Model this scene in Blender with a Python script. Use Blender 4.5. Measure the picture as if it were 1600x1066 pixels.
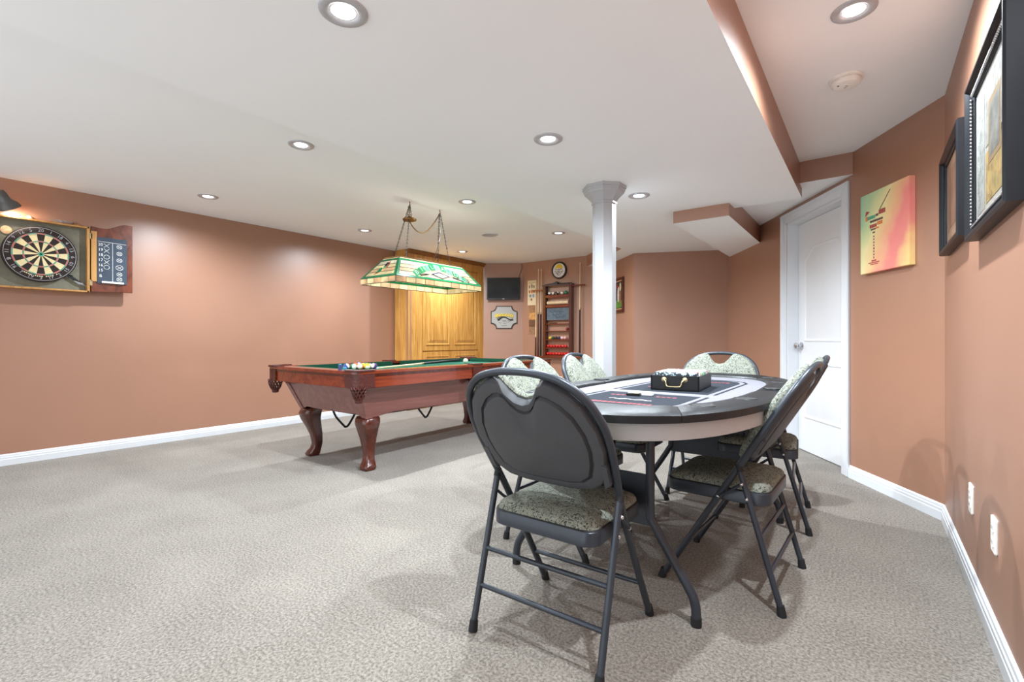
import bpy, bmesh, math, random
from mathutils import Vector, Matrix
random.seed(7)
for o in list(bpy.data.objects): bpy.data.objects.remove(o)
SC = bpy.context.scene
COL = SC.collection
PI = math.pi
# ------------------------------------------------------------------ camera
FPX = 745.0; HZ = 531.0; YAW = math.atan(560 / FPX)
cam = bpy.data.cameras.new('camera'); camo = bpy.data.objects.new('camera', cam); COL.objects.link(camo)
cam.sensor_width = 36; cam.lens = FPX / 1600 * 36; cam.clip_start = 0.05
camo.location = (0, 0, 1.0); camo.rotation_euler = (PI / 2, 0, YAW)
cam.shift_y = -(533 - HZ) / 1600
SC.camera = camo
# ------------------------------------------------------------------ world, exposure
w = bpy.data.worlds.new('world'); SC.world = w; w.use_nodes = True
bg = w.node_tree.nodes['Background']; bg.inputs[0].default_value = (.885, 0.95, 1.0, 1); bg.inputs[1].default_value = 1.5
SC.view_settings.view_transform = 'Standard'; SC.view_settings.look = 'None'
SC.view_settings.exposure = 0.55; SC.view_settings.gamma = 1.0
SC.view_settings.use_curve_mapping = False
P_DOWN = 60     # power of one recessed downlight
ZONE_LEFT, ZONE_CENTRE, ZONE_RIGHT = 0.78, 1.1, 1.15     # power factors per ceiling zone, set unequal to balance the room's brightness
P_LAMP = 1.0      # power of one bulb in the billiard lamp

# ------------------------------------------------------------------ helpers
def lin(c):
    if isinstance(c, str):
        c = [int(c[i:i + 2], 16) / 255 for i in (0, 2, 4)]
    return tuple(x / 12.92 if x <= 0.04045 else ((x + 0.055) / 1.055) ** 2.4 for x in c) + (1,)

def nmat(name):
    m = bpy.data.materials.new(name); m.use_nodes = True
    nt = m.node_tree; b = nt.nodes['Principled BSDF']
    return m, nt, b

def nn(nt, t, **k):
    n = nt.nodes.new(t)
    for a, v in k.items():
        if a.startswith('i_'): n.inputs[a[2:].replace('_', ' ')].default_value = v
        else: setattr(n, a, v)
    return n

def mat(name, col, rough=0.5, metal=0.0, spec=0.5, coat=0.0, emit=None, estr=0, var=0.0, vscale=20, bump=0.0, bscale=200, trans=0.0):
    m, nt, b = nmat(name)
    c = lin(col); L = nt.links
    b.inputs['Base Color'].default_value = c
    b.inputs['Roughness'].default_value = rough; b.inputs['Metallic'].default_value = metal
    b.inputs['Specular IOR Level'].default_value = spec; b.inputs['Coat Weight'].default_value = coat
    b.inputs['Coat Roughness'].default_value = 0.15
    if trans: b.inputs['Transmission Weight'].default_value = trans
    if emit:
        b.inputs['Emission Color'].default_value = lin(emit); b.inputs['Emission Strength'].default_value = estr
    if var or bump:
        tc = nn(nt, 'ShaderNodeTexCoord')
        if var:
            n = nn(nt, 'ShaderNodeTexNoise', i_Scale=vscale, i_Detail=4.0)
            L.new(tc.outputs['Object'], n.inputs['Vector'])
            r = nn(nt, 'ShaderNodeValToRGB')
            r.color_ramp.elements[0].position = 0.3; r.color_ramp.elements[1].position = 0.7
            r.color_ramp.elements[0].color = tuple(x * (1 - var) for x in c[:3]) + (1,)
            r.color_ramp.elements[1].color = tuple(min(1, x * (1 + var)) for x in c[:3]) + (1,)
            L.new(n.outputs['Fac'], r.inputs[0]); L.new(r.outputs[0], b.inputs['Base Color'])
        if bump:
            n2 = nn(nt, 'ShaderNodeTexNoise', i_Scale=bscale, i_Detail=3.0)
            L.new(tc.outputs['Object'], n2.inputs['Vector'])
            bp = nn(nt, 'ShaderNodeBump', i_Strength=bump, i_Distance=0.01)
            L.new(n2.outputs['Fac'], bp.inputs['Height']); L.new(bp.outputs[0], b.inputs['Normal'])
    return m

def wood(name, c1, c2, rough=0.4, coat=0.0, axis='Z', scale=6.0, stretch=0.06):
    m, nt, b = nmat(name); L = nt.links
    tc = nn(nt, 'ShaderNodeTexCoord'); mp = nn(nt, 'ShaderNodeMapping')
    s = [1, 1, 1]; s['XYZ'.index(axis)] = stretch
    mp.inputs['Scale'].default_value = s
    L.new(tc.outputs['Object'], mp.inputs[0])
    n = nn(nt, 'ShaderNodeTexNoise', i_Scale=scale * 6, i_Detail=8.0, i_Roughness=0.65, i_Distortion=0.6)
    L.new(mp.outputs[0], n.inputs['Vector'])
    r = nn(nt, 'ShaderNodeValToRGB')
    r.color_ramp.elements[0].position = 0.32; r.color_ramp.elements[0].color = lin(c1)
    r.color_ramp.elements[1].position = 0.68; r.color_ramp.elements[1].color = lin(c2)
    L.new(n.outputs['Fac'], r.inputs[0]); L.new(r.outputs[0], b.inputs['Base Color'])
    bp = nn(nt, 'ShaderNodeBump', i_Strength=0.08, i_Distance=0.004)
    L.new(n.outputs['Fac'], bp.inputs['Height']); L.new(bp.outputs[0], b.inputs['Normal'])
    b.inputs['Roughness'].default_value = rough; b.inputs['Coat Weight'].default_value = coat
    return m

class MB:
    def __init__(s): s.v = []; s.f = []; s.m = []
    def add(s, vs, fs, mi=0):
        k = len(s.v); s.v += [tuple(p) for p in vs]
        for f in fs: s.f.append([i + k for i in f]); s.m.append(mi)
        return s
    def box(s, x0, x1, y0, y1, z0, z1, mi=0, M=None):
        vs = [Vector((x, y, z)) for z in (z0, z1) for y in (y0, y1) for x in (x0, x1)]
        if M is not None: vs = [M @ p for p in vs]
        return s.add(vs, [(0, 2, 3, 1), (4, 5, 7, 6), (0, 1, 5, 4), (2, 6, 7, 3), (0, 4, 6, 2), (1, 3, 7, 5)], mi)
    def prism(s, pts, a, b, fn=None, mi=0, mside=None):
        """pts: 2-D polygon (counter-clockwise), extruded from a to b; fn(u,v,t) -> xyz"""
        fn = fn or (lambda u, v, t: (u, v, t)); n = len(pts)
        vs = [fn(u, v, a) for u, v in pts] + [fn(u, v, b) for u, v in pts]
        k = len(s.v); s.v += [tuple(p) for p in vs]
        s.f.append([k + i for i in range(n - 1, -1, -1)]); s.m.append(mi)
        s.f.append([k + n + i for i in range(n)]); s.m.append(mi)
        for i in range(n):
            j = (i + 1) % n
            s.f.append([k + i, k + j, k + n + j, k + n + i]); s.m.append(mi if mside is None else mside)
        return s
    def loft(s, rings, cap=True, closed=True, mi=0):
        n = len(rings[0]); k = len(s.v)
        for r in rings: s.v += [tuple(p) for p in r]
        for a in range(len(rings) - 1):
            for i in range(n if closed else n - 1):
                j = (i + 1) % n
                s.f.append([k + a * n + i, k + a * n + j, k + (a + 1) * n + j, k + (a + 1) * n + i]); s.m.append(mi)
        if cap and closed:
            s.f.append([k + i for i in range(n - 1, -1, -1)]); s.m.append(mi)
            s.f.append([k + (len(rings) - 1) * n + i for i in range(n)]); s.m.append(mi)
        return s
    def tube(s, pts, r, n=8, closed=False, mi=0):
        pts = [Vector(p) for p in pts]; N = len(pts)
        rr = r if isinstance(r, (list, tuple)) else [r] * N
        rings = []; up = None
        for i, p in enumerate(pts):
            a = pts[i - 1] if (i > 0 or closed) else p; b = pts[(i + 1) % N] if (i < N - 1 or closed) else p
            t = (b - a).normalized()
            if up is None:
                up = t.orthogonal().normalized()
            up = (up - t * up.dot(t)); up = up.normalized() if up.length > 1e-6 else t.orthogonal().normalized()
            q = t.cross(up)
            rings.append([p + (up * math.cos(2 * PI * j / n) + q * math.sin(2 * PI * j / n)) * rr[i] for j in range(n)])
        if closed: rings.append(rings[0])
        return s.loft(rings, cap=not closed, mi=mi)
    def lathe(s, prof, n=16, c=(0, 0, 0), fn=None, mi=0):
        """prof: (r,z) list; fn maps xyz"""
        rings = []
        for r, z in prof:
            ring = [Vector((c[0] + r * math.cos(2 * PI * j / n), c[1] + r * math.sin(2 * PI * j / n), c[2] + z)) for j in range(n)]
            rings.append([fn(p) for p in ring] if fn else ring)
        return s.loft(rings, mi=mi)
    def sphere(s, c, r, n=12, m=8, mi=0):
        prof = [(max(1e-4, r * math.sin(PI * i / m)), -r * math.cos(PI * i / m)) for i in range(m + 1)]
        return s.lathe(prof, n, c, mi=mi)
    def build(s, name, mats, parent=None, smooth=None, bevel=0, seg=2):
        me = bpy.data.meshes.new(name); me.from_pydata(s.v, [], s.f)
        if not isinstance(mats, (list, tuple)): mats = [mats]
        for m in mats: me.materials.append(m)
        me.polygons.foreach_set('material_index', s.m)
        bm = bmesh.new(); bm.from_mesh(me)
        bmesh.ops.remove_doubles(bm, verts=bm.verts, dist=1e-5)
        bmesh.ops.recalc_face_normals(bm, faces=bm.faces)
        if bevel:
            es = [e for e in bm.edges if len(e.link_faces) == 2 and e.calc_face_angle(0) > 0.5]
            bmesh.ops.bevel(bm, geom=es, offset=bevel, segments=seg, affect='EDGES', clamp_overlap=True)
        bm.to_mesh(me); bm.free()
        if smooth:
            me.polygons.foreach_set('use_smooth', [True] * len(me.polygons))
            me.set_sharp_from_angle(angle=math.radians(smooth))
        o = bpy.data.objects.new(name, me); COL.objects.link(o)
        if parent: o.parent = parent
        return o

def tag(o, label=None, cat=None, group=None, kind=None):
    if label: o['label'] = label
    if cat: o['category'] = cat
    if group: o['group'] = group
    if kind: o['kind'] = kind
    return o
def empty(name, loc=(0, 0, 0), rz=0.0, label=None, cat=None, group=None):
    o = bpy.data.objects.new(name, None); COL.objects.link(o); o.empty_display_size = 0.1
    o.location = loc; o.rotation_euler = (0, 0, rz); return tag(o, label, cat, group)
def copy_tree(o, parent=None):
    c = o.copy(); COL.objects.link(c)
    if parent: c.parent = parent
    for ch in list(o.children): copy_tree(ch, c)
    return c
def arc(cx, cy, r, a0, a1, n):
    return [(cx + r * math.cos(math.radians(a0 + (a1 - a0) * i / n)), cy + r * math.sin(math.radians(a0 + (a1 - a0) * i / n))) for i in range(n + 1)]
def rrect(x0, x1, y0, y1, r, n=5):
    return arc(x1 - r, y0 + r, r, -90, 0, n) + arc(x1 - r, y1 - r, r, 0, 90, n) + arc(x0 + r, y1 - r, r, 90, 180, n) + arc(x0 + r, y0 + r, r, 180, 270, n)
def spline(pts, k=6):
    P = [Vector(p) for p in pts]; out = []
    for i in range(len(P) - 1):
        p0 = P[max(i - 1, 0)]; p1 = P[i]; p2 = P[i + 1]; p3 = P[min(i + 2, len(P) - 1)]
        for j in range(k):
            t = j / k
            out.append(0.5 * ((2 * p1) + (-p0 + p2) * t + (2 * p0 - 5 * p1 + 4 * p2 - p3) * t * t + (-p0 + 3 * p1 - 3 * p2 + p3) * t ** 3))
    out.append(P[-1]); return out
_tc = {}
def text2d(s, size=1.0):
    """flat triangulated text, centred: list of verts (x,y) and faces"""
    if s not in _tc:
        cu = bpy.data.curves.new('txt', 'FONT'); cu.body = s; cu.align_x = 'CENTER'; cu.align_y = 'CENTER'; cu.resolution_u = 3
        o = bpy.data.objects.new('txt', cu); COL.objects.link(o)
        me = o.to_mesh()
        _tc[s] = ([(v.co.x, v.co.y) for v in me.vertices], [list(p.vertices) for p in me.polygons])
        o.to_mesh_clear(); bpy.data.objects.remove(o); bpy.data.curves.remove(cu)
    vs, fs = _tc[s]
    return [(x * size, y * size) for x, y in vs], fs
def on_front(u, v, t):      # wall-thing local frame: x right, z up, front towards -y, t = distance off the wall
    return (u, -t, v)
def wall_rz(nx, ny): return math.atan2(ny, nx) + PI / 2

# ------------------------------------------------------------------ materials
M = {}
def wall_material():
    m, nt, b = nmat('terracotta_paint'); L = nt.links
    tc = nn(nt, 'ShaderNodeTexCoord')
    n = nn(nt, 'ShaderNodeTexNoise', i_Scale=1.3, i_Detail=3.0); L.new(tc.outputs['Object'], n.inputs['Vector'])
    r = nn(nt, 'ShaderNodeValToRGB'); e = r.color_ramp.elements
    e[0].position = 0.3; e[0].color = lin('9C6F57'); e[1].position = 0.75; e[1].color = lin('A3755D')
    L.new(n.outputs['Fac'], r.inputs[0]); L.new(r.outputs[0], b.inputs['Base Color'])
    n2 = nn(nt, 'ShaderNodeTexNoise', i_Scale=160.0, i_Detail=2.0); L.new(tc.outputs['Object'], n2.inputs['Vector'])
    bp = nn(nt, 'ShaderNodeBump', i_Strength=0.06, i_Distance=0.003); L.new(n2.outputs['Fac'], bp.inputs['Height']); L.new(bp.outputs[0], b.inputs['Normal'])
    b.inputs['Roughness'].default_value = 0.42; b.inputs['Specular IOR Level'].default_value = 1.15
    return m
def carpet_material():
    m, nt, b = nmat('carpet_pile'); L = nt.links
    tc = nn(nt, 'ShaderNodeTexCoord')
    n = nn(nt, 'ShaderNodeTexNoise', i_Scale=2.2, i_Detail=5.0, i_Roughness=0.6); L.new(tc.outputs['Object'], n.inputs['Vector'])
    n2 = nn(nt, 'ShaderNodeTexNoise', i_Scale=105.0, i_Detail=4.0, i_Roughness=0.75); L.new(tc.outputs['Object'], n2.inputs['Vector'])
    mx = nn(nt, 'ShaderNodeMath', operation='MULTIPLY_ADD'); mx.inputs[1].default_value = 0.14
    L.new(n.outputs['Fac'], mx.inputs[0])
    m2 = nn(nt, 'ShaderNodeMath', operation='MULTIPLY'); m2.inputs[1].default_value = 0.86
    L.new(n2.outputs['Fac'], m2.inputs[0]); L.new(m2.outputs[0], mx.inputs[2])
    r = nn(nt, 'ShaderNodeValToRGB'); e = r.color_ramp.elements
    e[0].position = 0.39; e[0].color = lin('5C544D'); e[1].position = 0.61; e[1].color = lin('9F968B')
    L.new(mx.outputs[0], r.inputs[0]); L.new(r.outputs[0], b.inputs['Base Color'])
    bp = nn(nt, 'ShaderNodeBump', i_Strength=0.55, i_Distance=0.012); L.new(n2.outputs['Fac'], bp.inputs['Height']); L.new(bp.outputs[0], b.inputs['Normal'])
    b.inputs['Roughness'].default_value = 0.95; b.inputs['Specular IOR Level'].default_value = 0.1
    b.inputs['Sheen Weight'].default_value = 0.2
    return m
def fabric_material():
    m, nt, b = nmat('squiggle_fabric'); L = nt.links
    tc = nn(nt, 'ShaderNodeTexCoord')
    n = nn(nt, 'ShaderNodeTexNoise', i_Scale=55.0, i_Detail=2.0, i_Distortion=1.6); L.new(tc.outputs['Object'], n.inputs['Vector'])
    r = nn(nt, 'ShaderNodeValToRGB'); e = r.color_ramp.elements
    e[0].position = 0.40; e[0].color = lin('8C9087'); e[1].position = 0.60; e[1].color = lin('86887A')
    for p, c in ((0.455, '828476'), (0.48, '2E2E2A'), (0.51, '34342E'), (0.535, '888C82')):
        x = e.new(p); x.color = lin(c)
    L.new(n.outputs['Fac'], r.inputs[0]); L.new(r.outputs[0], b.inputs['Base Color'])
    bp = nn(nt, 'ShaderNodeBump', i_Strength=0.2, i_Distance=0.004); L.new(n.outputs['Fac'], bp.inputs['Height']); L.new(bp.outputs[0], b.inputs['Normal'])
    b.inputs['Roughness'].default_value = 0.9; b.inputs['Specular IOR Level'].default_value = 0.2
    return m
def glass_mat(name, col, t=0.75):
    m, nt, b = nmat(name); L = nt.links
    out = nt.nodes['Material Output']
    tr = nn(nt, 'ShaderNodeBsdfTranslucent'); tr.inputs[0].default_value = lin(col)
    b.inputs['Base Color'].default_value = lin(col); b.inputs['Roughness'].default_value = 0.15
    tc = nn(nt, 'ShaderNodeTexCoord'); n = nn(nt, 'ShaderNodeTexNoise', i_Scale=14.0, i_Detail=3.0)
    L.new(tc.outputs['Object'], n.inputs['Vector'])
    r = nn(nt, 'ShaderNodeValToRGB'); c = lin(col); e = r.color_ramp.elements
    e[0].position = 0.3; e[0].color = tuple(x * 0.78 for x in c[:3]) + (1,); e[1].position = 0.7; e[1].color = tuple(min(1, x * 1.15) for x in c[:3]) + (1,)
    L.new(n.outputs['Fac'], r.inputs[0]); L.new(r.outputs[0], b.inputs['Base Color']); L.new(r.outputs[0], tr.inputs[0])
    mx = nn(nt, 'ShaderNodeMixShader'); mx.inputs[0].default_value = t
    L.new(b.outputs[0], mx.inputs[1]); L.new(tr.outputs[0], mx.inputs[2]); L.new(mx.outputs[0], out.inputs[0])
    return m
M['wall'] = wall_material(); M['carpet'] = carpet_material(); M['fabric'] = fabric_material()
M['ceil'] = mat('ceiling_white', 'F5F6F7', 0.85, spec=0.15, var=0.01, vscale=1.5)
M['trim'] = mat('white_trim_gloss', 'DADCE0', 0.32, var=0.01, vscale=6)
M['column'] = mat('column_white', 'AEAFB2', 0.45, var=0.01, vscale=6)
M['door'] = mat('white_door', 'DFDFE1', 0.4, var=0.01, vscale=5)
M['oak'] = wood('golden_oak', 'A4692A', 'D9A557', 0.38, 0.15)
M['oakd'] = wood('golden_oak_trim', '6E3E17', 'A06A2C', 0.4, 0.1, axis='Y')
M['mah'] = wood('mahogany_gloss', '5A1A0C', '8C3A1E', 0.22, 0.5, axis='Y', scale=3)
M['mahx'] = wood('mahogany_gloss_cross', '5A1A0C', '8C3A1E', 0.22, 0.5, axis='X', scale=3)
M['mahz'] = wood('mahogany_leg', '300E08', '5C2616', 0.24, 0.5, axis='Z', scale=3)
M['cab'] = wood('mahogany_cabinet', '6B3A33', '845049', 0.25, 0.5, axis='Y', scale=3)
M['felt'] = mat('green_felt', '2E6B57', 0.95, spec=0.1, var=0.08, vscale=60)
M['feltd'] = mat('green_cushion_cloth', '1D4A39', 0.95, spec=0.1, var=0.08, vscale=60)
M['leather'] = mat('brown_leather', '4A1A12', 0.45, var=0.25, vscale=40, bump=0.4, bscale=60)
M['steel'] = mat('charcoal_steel', '363B43', 0.36, metal=0.35, spec=0.6, var=0.05)
M['blackrub'] = mat('black_rubber', '17181A', 0.7, var=0.1)
M['shell'] = mat('charcoal_plastic', '424347', 0.5, var=0.07, vscale=9, bump=0.15, bscale=500)
M['vinyl'] = mat('black_vinyl', '181A1D', 0.42, spec=0.35, var=0.1, vscale=30, bump=0.12, bscale=120)
M['skirt'] = mat('light_grey_panel', 'B4B7B9', 0.5, var=0.02)
M['gfelt'] = mat('pale_grey_speed_cloth', '78767C', 0.9, spec=0.1, var=0.04, vscale=80)
M['dfelt'] = mat('slate_speed_cloth', '2B2F36', 0.9, spec=0.1, var=0.06, vscale=80)
M['red'] = mat('red_print', '8A2A33', 0.7, var=0.1)
M['white'] = mat('white_print', 'E6E6E6', 0.6, var=0.02)
M['black'] = mat('black_satin', '0E0E10', 0.4, var=0.1)
M['tv'] = mat('screen_black', '14171C', 0.12, spec=0.6, var=0.05)
M['brass'] = mat('brass', 'BFAE84', 0.3, metal=0.9, var=0.08)
M['abrass'] = mat('antique_brass', '7A5A30', 0.4, metal=0.8, var=0.2)
M['chrome'] = mat('satin_nickel', 'B9B9BD', 0.4, metal=0.3, var=0.08)
M['knob'] = mat('polished_nickel', 'C6C6C8', 0.15, metal=0.95, var=0.03)
M['lead'] = mat('lead_came', '2C2620', 0.5, metal=0.5, var=0.1)
M['bulb'] = mat('lit_bulb', 'FFFFFF', 0.5, emit='FFFFFF', estr=6.0)
M['wbulb'] = mat('warm_bulb', 'FFF0D0', 0.5, emit='FFE2AE', estr=2.0)
M['plate'] = mat('ivory_plastic', 'F1EDE6', 0.4, var=0.01)
M['dark'] = mat('dark_slot', '1B1B1B', 0.7, var=0.05)
M['cork'] = mat('grey_green_felt', '7C7A6C', 0.95, spec=0.1, var=0.08, vscale=30, bump=0.2)
M['pine'] = wood('pine_edge', 'A8733C', 'CB9A5A', 0.45, 0.1)
M['burl'] = wood('dark_burl', '3C1610', '7E3F26', 0.35, 0.3, scale=2.5, stretch=0.5)
M['slate'] = mat('chalkboard_slate', '3A4452', 0.8, var=0.12, vscale=18)
M['chalk'] = mat('chalk_white', 'E4E4E0', 0.95, var=0.05)
M['cream'] = mat('dart_cream', 'E5D3A4', 0.85, var=0.05, vscale=90)
M['dblack'] = mat('dart_black', '2B1F1C', 0.85, var=0.1, vscale=90)
M['dred'] = mat('dart_red', 'D2522F', 0.8, var=0.05)
M['dgreen'] = mat('dart_green', '2D9B78', 0.8, var=0.05)
M['g_cream'] = glass_mat('glass_cream', 'F4E6C6'); M['g_peach'] = glass_mat('glass_peach', 'EFD4B4'); M['g_white'] = glass_mat('glass_white', 'EAE4DA')
M['g_green'] = glass_mat('glass_green', '2F9E68', 0.6); M['g_mint'] = glass_mat('glass_mint', '9ADCBC'); M['g_red'] = glass_mat('glass_red', 'C2542E'); M['g_grey'] = glass_mat('glass_grey', '5A6470')
M['maple'] = wood('maple_shaft', 'D9B68A', 'EAD0A8', 0.3, 0.3)
M['yellow'] = mat('yellow_print', 'E8C93A', 0.6, var=0.08)

# ------------------------------------------------------------------ the room
XL, XR = -5.5, 0.328; YB = -1.2
ZL, ZC, ZU, ZH = 2.285, 2.115, 2.35, 2.19       # ceiling heights: left zone, lowered centre, right zone, above the door
TOP = 2.55
K = Vector((0.328, 3.535)); D = Vector((-0.5318, 0.8469))       # door wall: corner and direction
def dw(s, off=0.0): p = K + D * s + Vector((D.y, -D.x)) * off; return (p.x, p.y)   # off > 0: behind the wall
C0 = dw(3.287); C1 = (-2.44, 5.86); C2 = (-3.08, 6.5); C3 = (-4.658, 6.5); C4 = (-5.2, 6.129); C5 = (-5.2, 4.477); C6 = (-5.5, 4.51)
def struct(o): o['kind'] = 'structure'; return o
def slab(name, poly, z0, z1, mats=None, mside=1):
    b = MB(); b.prism(poly, z0, z1, mi=0, mside=mside)
    return struct(b.build(name, mats or [M['ceil'], M['wall']]))
def wallseg(name, p, q, z0=0.0, z1=TOP, th=0.1):
    p = Vector(p); q = Vector(q); d = (q - p).normalized(); n = Vector((-d.y, d.x)) * th     # outside lies left of p->q
    b = MB(); b.prism([tuple(p), tuple(q), tuple(q + n), tuple(p + n)], z0, z1)
    return struct(b.build(name, M['wall']))
fl = MB(); fl.box(-5.7, 0.6, YB, 7.0, -0.1, 0.0); struct(fl.build('floor', M['carpet']))
slab('ceiling', [(-5.62, YB), (-2.44, YB), (-2.44, 5.9), (-3.2, 6.62), (-5.62, 6.62)], ZL, TOP + .02)
slab('ceiling', [(-2.44, YB), (-0.43, YB), (-0.43, 4.36), (-0.921, 4.36), (-0.921, 5.7), (-1.36, 6.42), (-2.44, 5.98), (-3.0, 6.62), (-3.457, 6.55), (-3.457, 6.5), (-2.44, 5.48)], ZC, TOP + .01)
slab('ceiling', [(-0.43, YB), (0.42, YB), (0.42, 3.6), (-0.06, 4.21), (-0.43, 4.21)], ZU, TOP + .015)
slab('ceiling', [(-0.921, 4.36), (-0.43, 4.36), (-0.43, 4.21), (-0.10, 4.21), (-0.05, 4.4), (-0.921, 5.75)], ZH, TOP + .005)
slab('ceiling', [(-1.373, 4.165), (-0.921, 4.165), (-0.921, 5.6), (-1.373, 6.3)], 2.012, ZC)
wallseg('wall_left', (XL, YB), C6)
wallseg('wall_left_return', C6, (C5[0], C5[1]), th=0.06)
wallseg('wall_back_left', C4, C3)
wallseg('wall_back', C3, C2)
wallseg('wall_back_alcove', C2, C1)
wallseg('wall_back_right', C1, C0)
S0, S1, DZ = 0.925, 1.775, 2.068       # door opening along the door wall, height
wd = MB()
wd.prism([dw(3.35), dw(S1), dw(S1, .13), dw(3.35, .13)][::-1], 0, TOP)
wd.prism([dw(S1), dw(S0), dw(S0, .13), dw(S1, .13)][::-1], DZ, TOP)
wd.prism([dw(S0), dw(0), dw(-.06, .13), dw(S0, .13)][::-1], 0, TOP)
struct(wd.build('wall_door', M['wall']))
wallseg('wall_right', tuple(K), (XR, YB))
# baseboards: stepped and rounded profile (off the wall, height)
PROF = [(0, 0), (.015, 0), (.015, .048), (.0125, .052), (.0125, .066), (.009, .070), (.008, .082), (.003, .090), (0, .090)]
def baseboard(name, p, q):
    p = Vector(p); q = Vector(q); d = (q - p).normalized(); n = Vector((d.y, -d.x))     # room lies right of p->q
    b = MB(); b.loft([[(a.x + n.x * u, a.y + n.y * u, v) for u, v in PROF] for a in (p, q)])
    return struct(b.build(name, M['trim']))
baseboard('baseboard_left', (XL, YB), (XL, C6[1]))
baseboard('baseboard_back_left', C4, C3); baseboard('baseboard_back', C3, C2); baseboard('baseboard_back_alcove', C2, C1)
baseboard('baseboard_back_right', C1, C0); baseboard('baseboard_door_far', C0, dw(1.865)); baseboard('baseboard_door', dw(.838), dw(0)); baseboard('baseboard_right', tuple(K), (XR, YB))

# door with casing, in the door wall (local x along the wall from left to right as seen, origin at the left edge of the opening)
nrm = Vector((-D.y, D.x))
drz = wall_rz(nrm.x, nrm.y)
ox, oy = dw(S1)
door = empty('door_1', (ox, oy, 0), drz); struct(door)
WO = S1 - S0
def casing_bar(pts, name):
    b = MB(); b.prism(pts, -0.002, 0.014, on_front); b.build(name, M['trim'], door, bevel=.004)
def casing_ridge(pts, name):
    b = MB(); b.prism(pts, 0.0, 0.022, on_front); b.build(name, M['trim'], door, bevel=.004)
cw = .088
casing_bar([(-cw, 0), (0, 0), (0, DZ), (-cw, DZ + cw)], 'casing_side'); casing_bar([(WO, 0), (WO + cw, 0), (WO + cw, DZ + cw), (WO, DZ)], 'casing_side')
casing_bar([(0, DZ), (WO, DZ), (WO + cw, DZ + cw), (-cw, DZ + cw)], 'casing_head')
casing_ridge([(-cw, 0), (-cw + .03, 0), (-cw + .03, DZ + cw - .03), (-cw, DZ + cw)], 'casing_ridge'); casing_ridge([(WO + cw - .03, 0), (WO + cw, 0), (WO + cw, DZ + cw), (WO + cw - .03, DZ + cw - .03)], 'casing_ridge')
casing_ridge([(-cw + .03, DZ + cw - .03), (WO + cw - .03, DZ + cw - .03), (WO + cw, DZ + cw), (-cw, DZ + cw)], 'casing_ridge')
b = MB(); b.box(-.002, .018, 0.0, .13, 0, DZ); b.build('jamb', M['trim'], door)
b = MB(); b.box(WO - .018, WO + .002, 0.0, .13, 0, DZ); b.build('jamb', M['trim'], door)
b = MB(); b.box(0, WO, 0.0, .13, DZ - .018, DZ + .002); b.build('jamb_head', M['trim'], door)
slabm = MB(); slabm.box(.020, WO - .020, .095, .129, .008, DZ - .02); dslab = slabm.build('door_leaf', M['door'], door, bevel=.002)
def moulding(outline, name):          # raised ring that frames a door panel, then the raised field
    c = Vector((sum(p[0] for p in outline) / len(outline), sum(p[1] for p in outline) / len(outline)))
    def off(k): 
        out = []
        n = len(outline)
        for i in range(n):
            a = Vector(outline[i - 1]); p = Vector(outline[i]); q = Vector(outline[(i + 1) % n])
            t1 = (p - a).normalized(); t2 = (q - p).normalized(); nn_ = (Vector((-t1.y, t1.x)) + Vector((-t2.y, t2.x)))
            nn_ = nn_ / max(.5, nn_.length_squared / 2)
            out.append(p + nn_ * k)
        return out
    rings = []
    for k, h in ((0, 0), (.006, .006), (.014, .007), (.022, .001), (.03, .001), (.05, .006)):
        rings.append([(p.x, .0955 - h, p.y) for p in off(k)])
    b = MB(); b.loft(rings); b.build(name, M['door'], dslab, smooth=40)
xl, xr = .12, WO - .085
moulding([(xl, .30), (xr, .30), (xr, .80), (xl, .80)], 'door_panel')
cxm = (xl + xr) / 2
ar = [(xr, .98), (xr, 1.72)] + [(xr - (xr - xl) * t, 1.72 + .10 * (lambda q: q * q * (3 - 2 * q))(min(1, min(t, 1 - t) / .25))) for t in [i / 28 for i in range(1, 28)]] + [(xl, 1.72), (xl, .98)]
moulding([(xl, .98)] + ar[:-1], 'door_panel')
b = MB(); kz = .945
def toY(p): return Vector((p.x, .095 - p.z, p.y))
b.lathe([(.001, 0), (.032, 0), (.032, .006), (.014, .010), (.011, .03), (.018, .036), (.027, .046), (.027, .056), (.018, .064), (.001, .066)], 20, (0, 0, 0), fn=lambda p: Vector((.075 + p.x, .095 - p.z, kz + p.y)))
b.build('door_knob', M['knob'], dslab, smooth=40)

# ------------------------------------------------------------------ column
col = empty('column', (-1.56, 3.20, 0), 0, 'white octagonal column with stepped capital, rising behind the poker table', 'column')
def octa(r): return [(r / math.cos(PI / 8) * math.cos(PI / 8 + i * PI / 4), r / math.cos(PI / 8) * math.sin(PI / 8 + i * PI / 4)) for i in range(8)]
def octloft(name, prof):
    b = MB(); b.loft([[(x, y, z) for x, y in octa(r)] for r, z in prof]); b.build(name, M['column'], col)
octloft('shaft', [(.078, .10), (.078, 2.0)])
octloft('capital', [(.078, 1.985), (.085, 1.99), (.085, 2.0), (.082, 2.005), (.10, 2.03), (.132, 2.062), (.135, 2.075), (.14, 2.078), (.14, 2.09), (.147, 2.094), (.147, 2.1149)])
octloft('base', [(.105, 0), (.105, .07), (.095, .085), (.085, .09), (.082, .11)])

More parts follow.
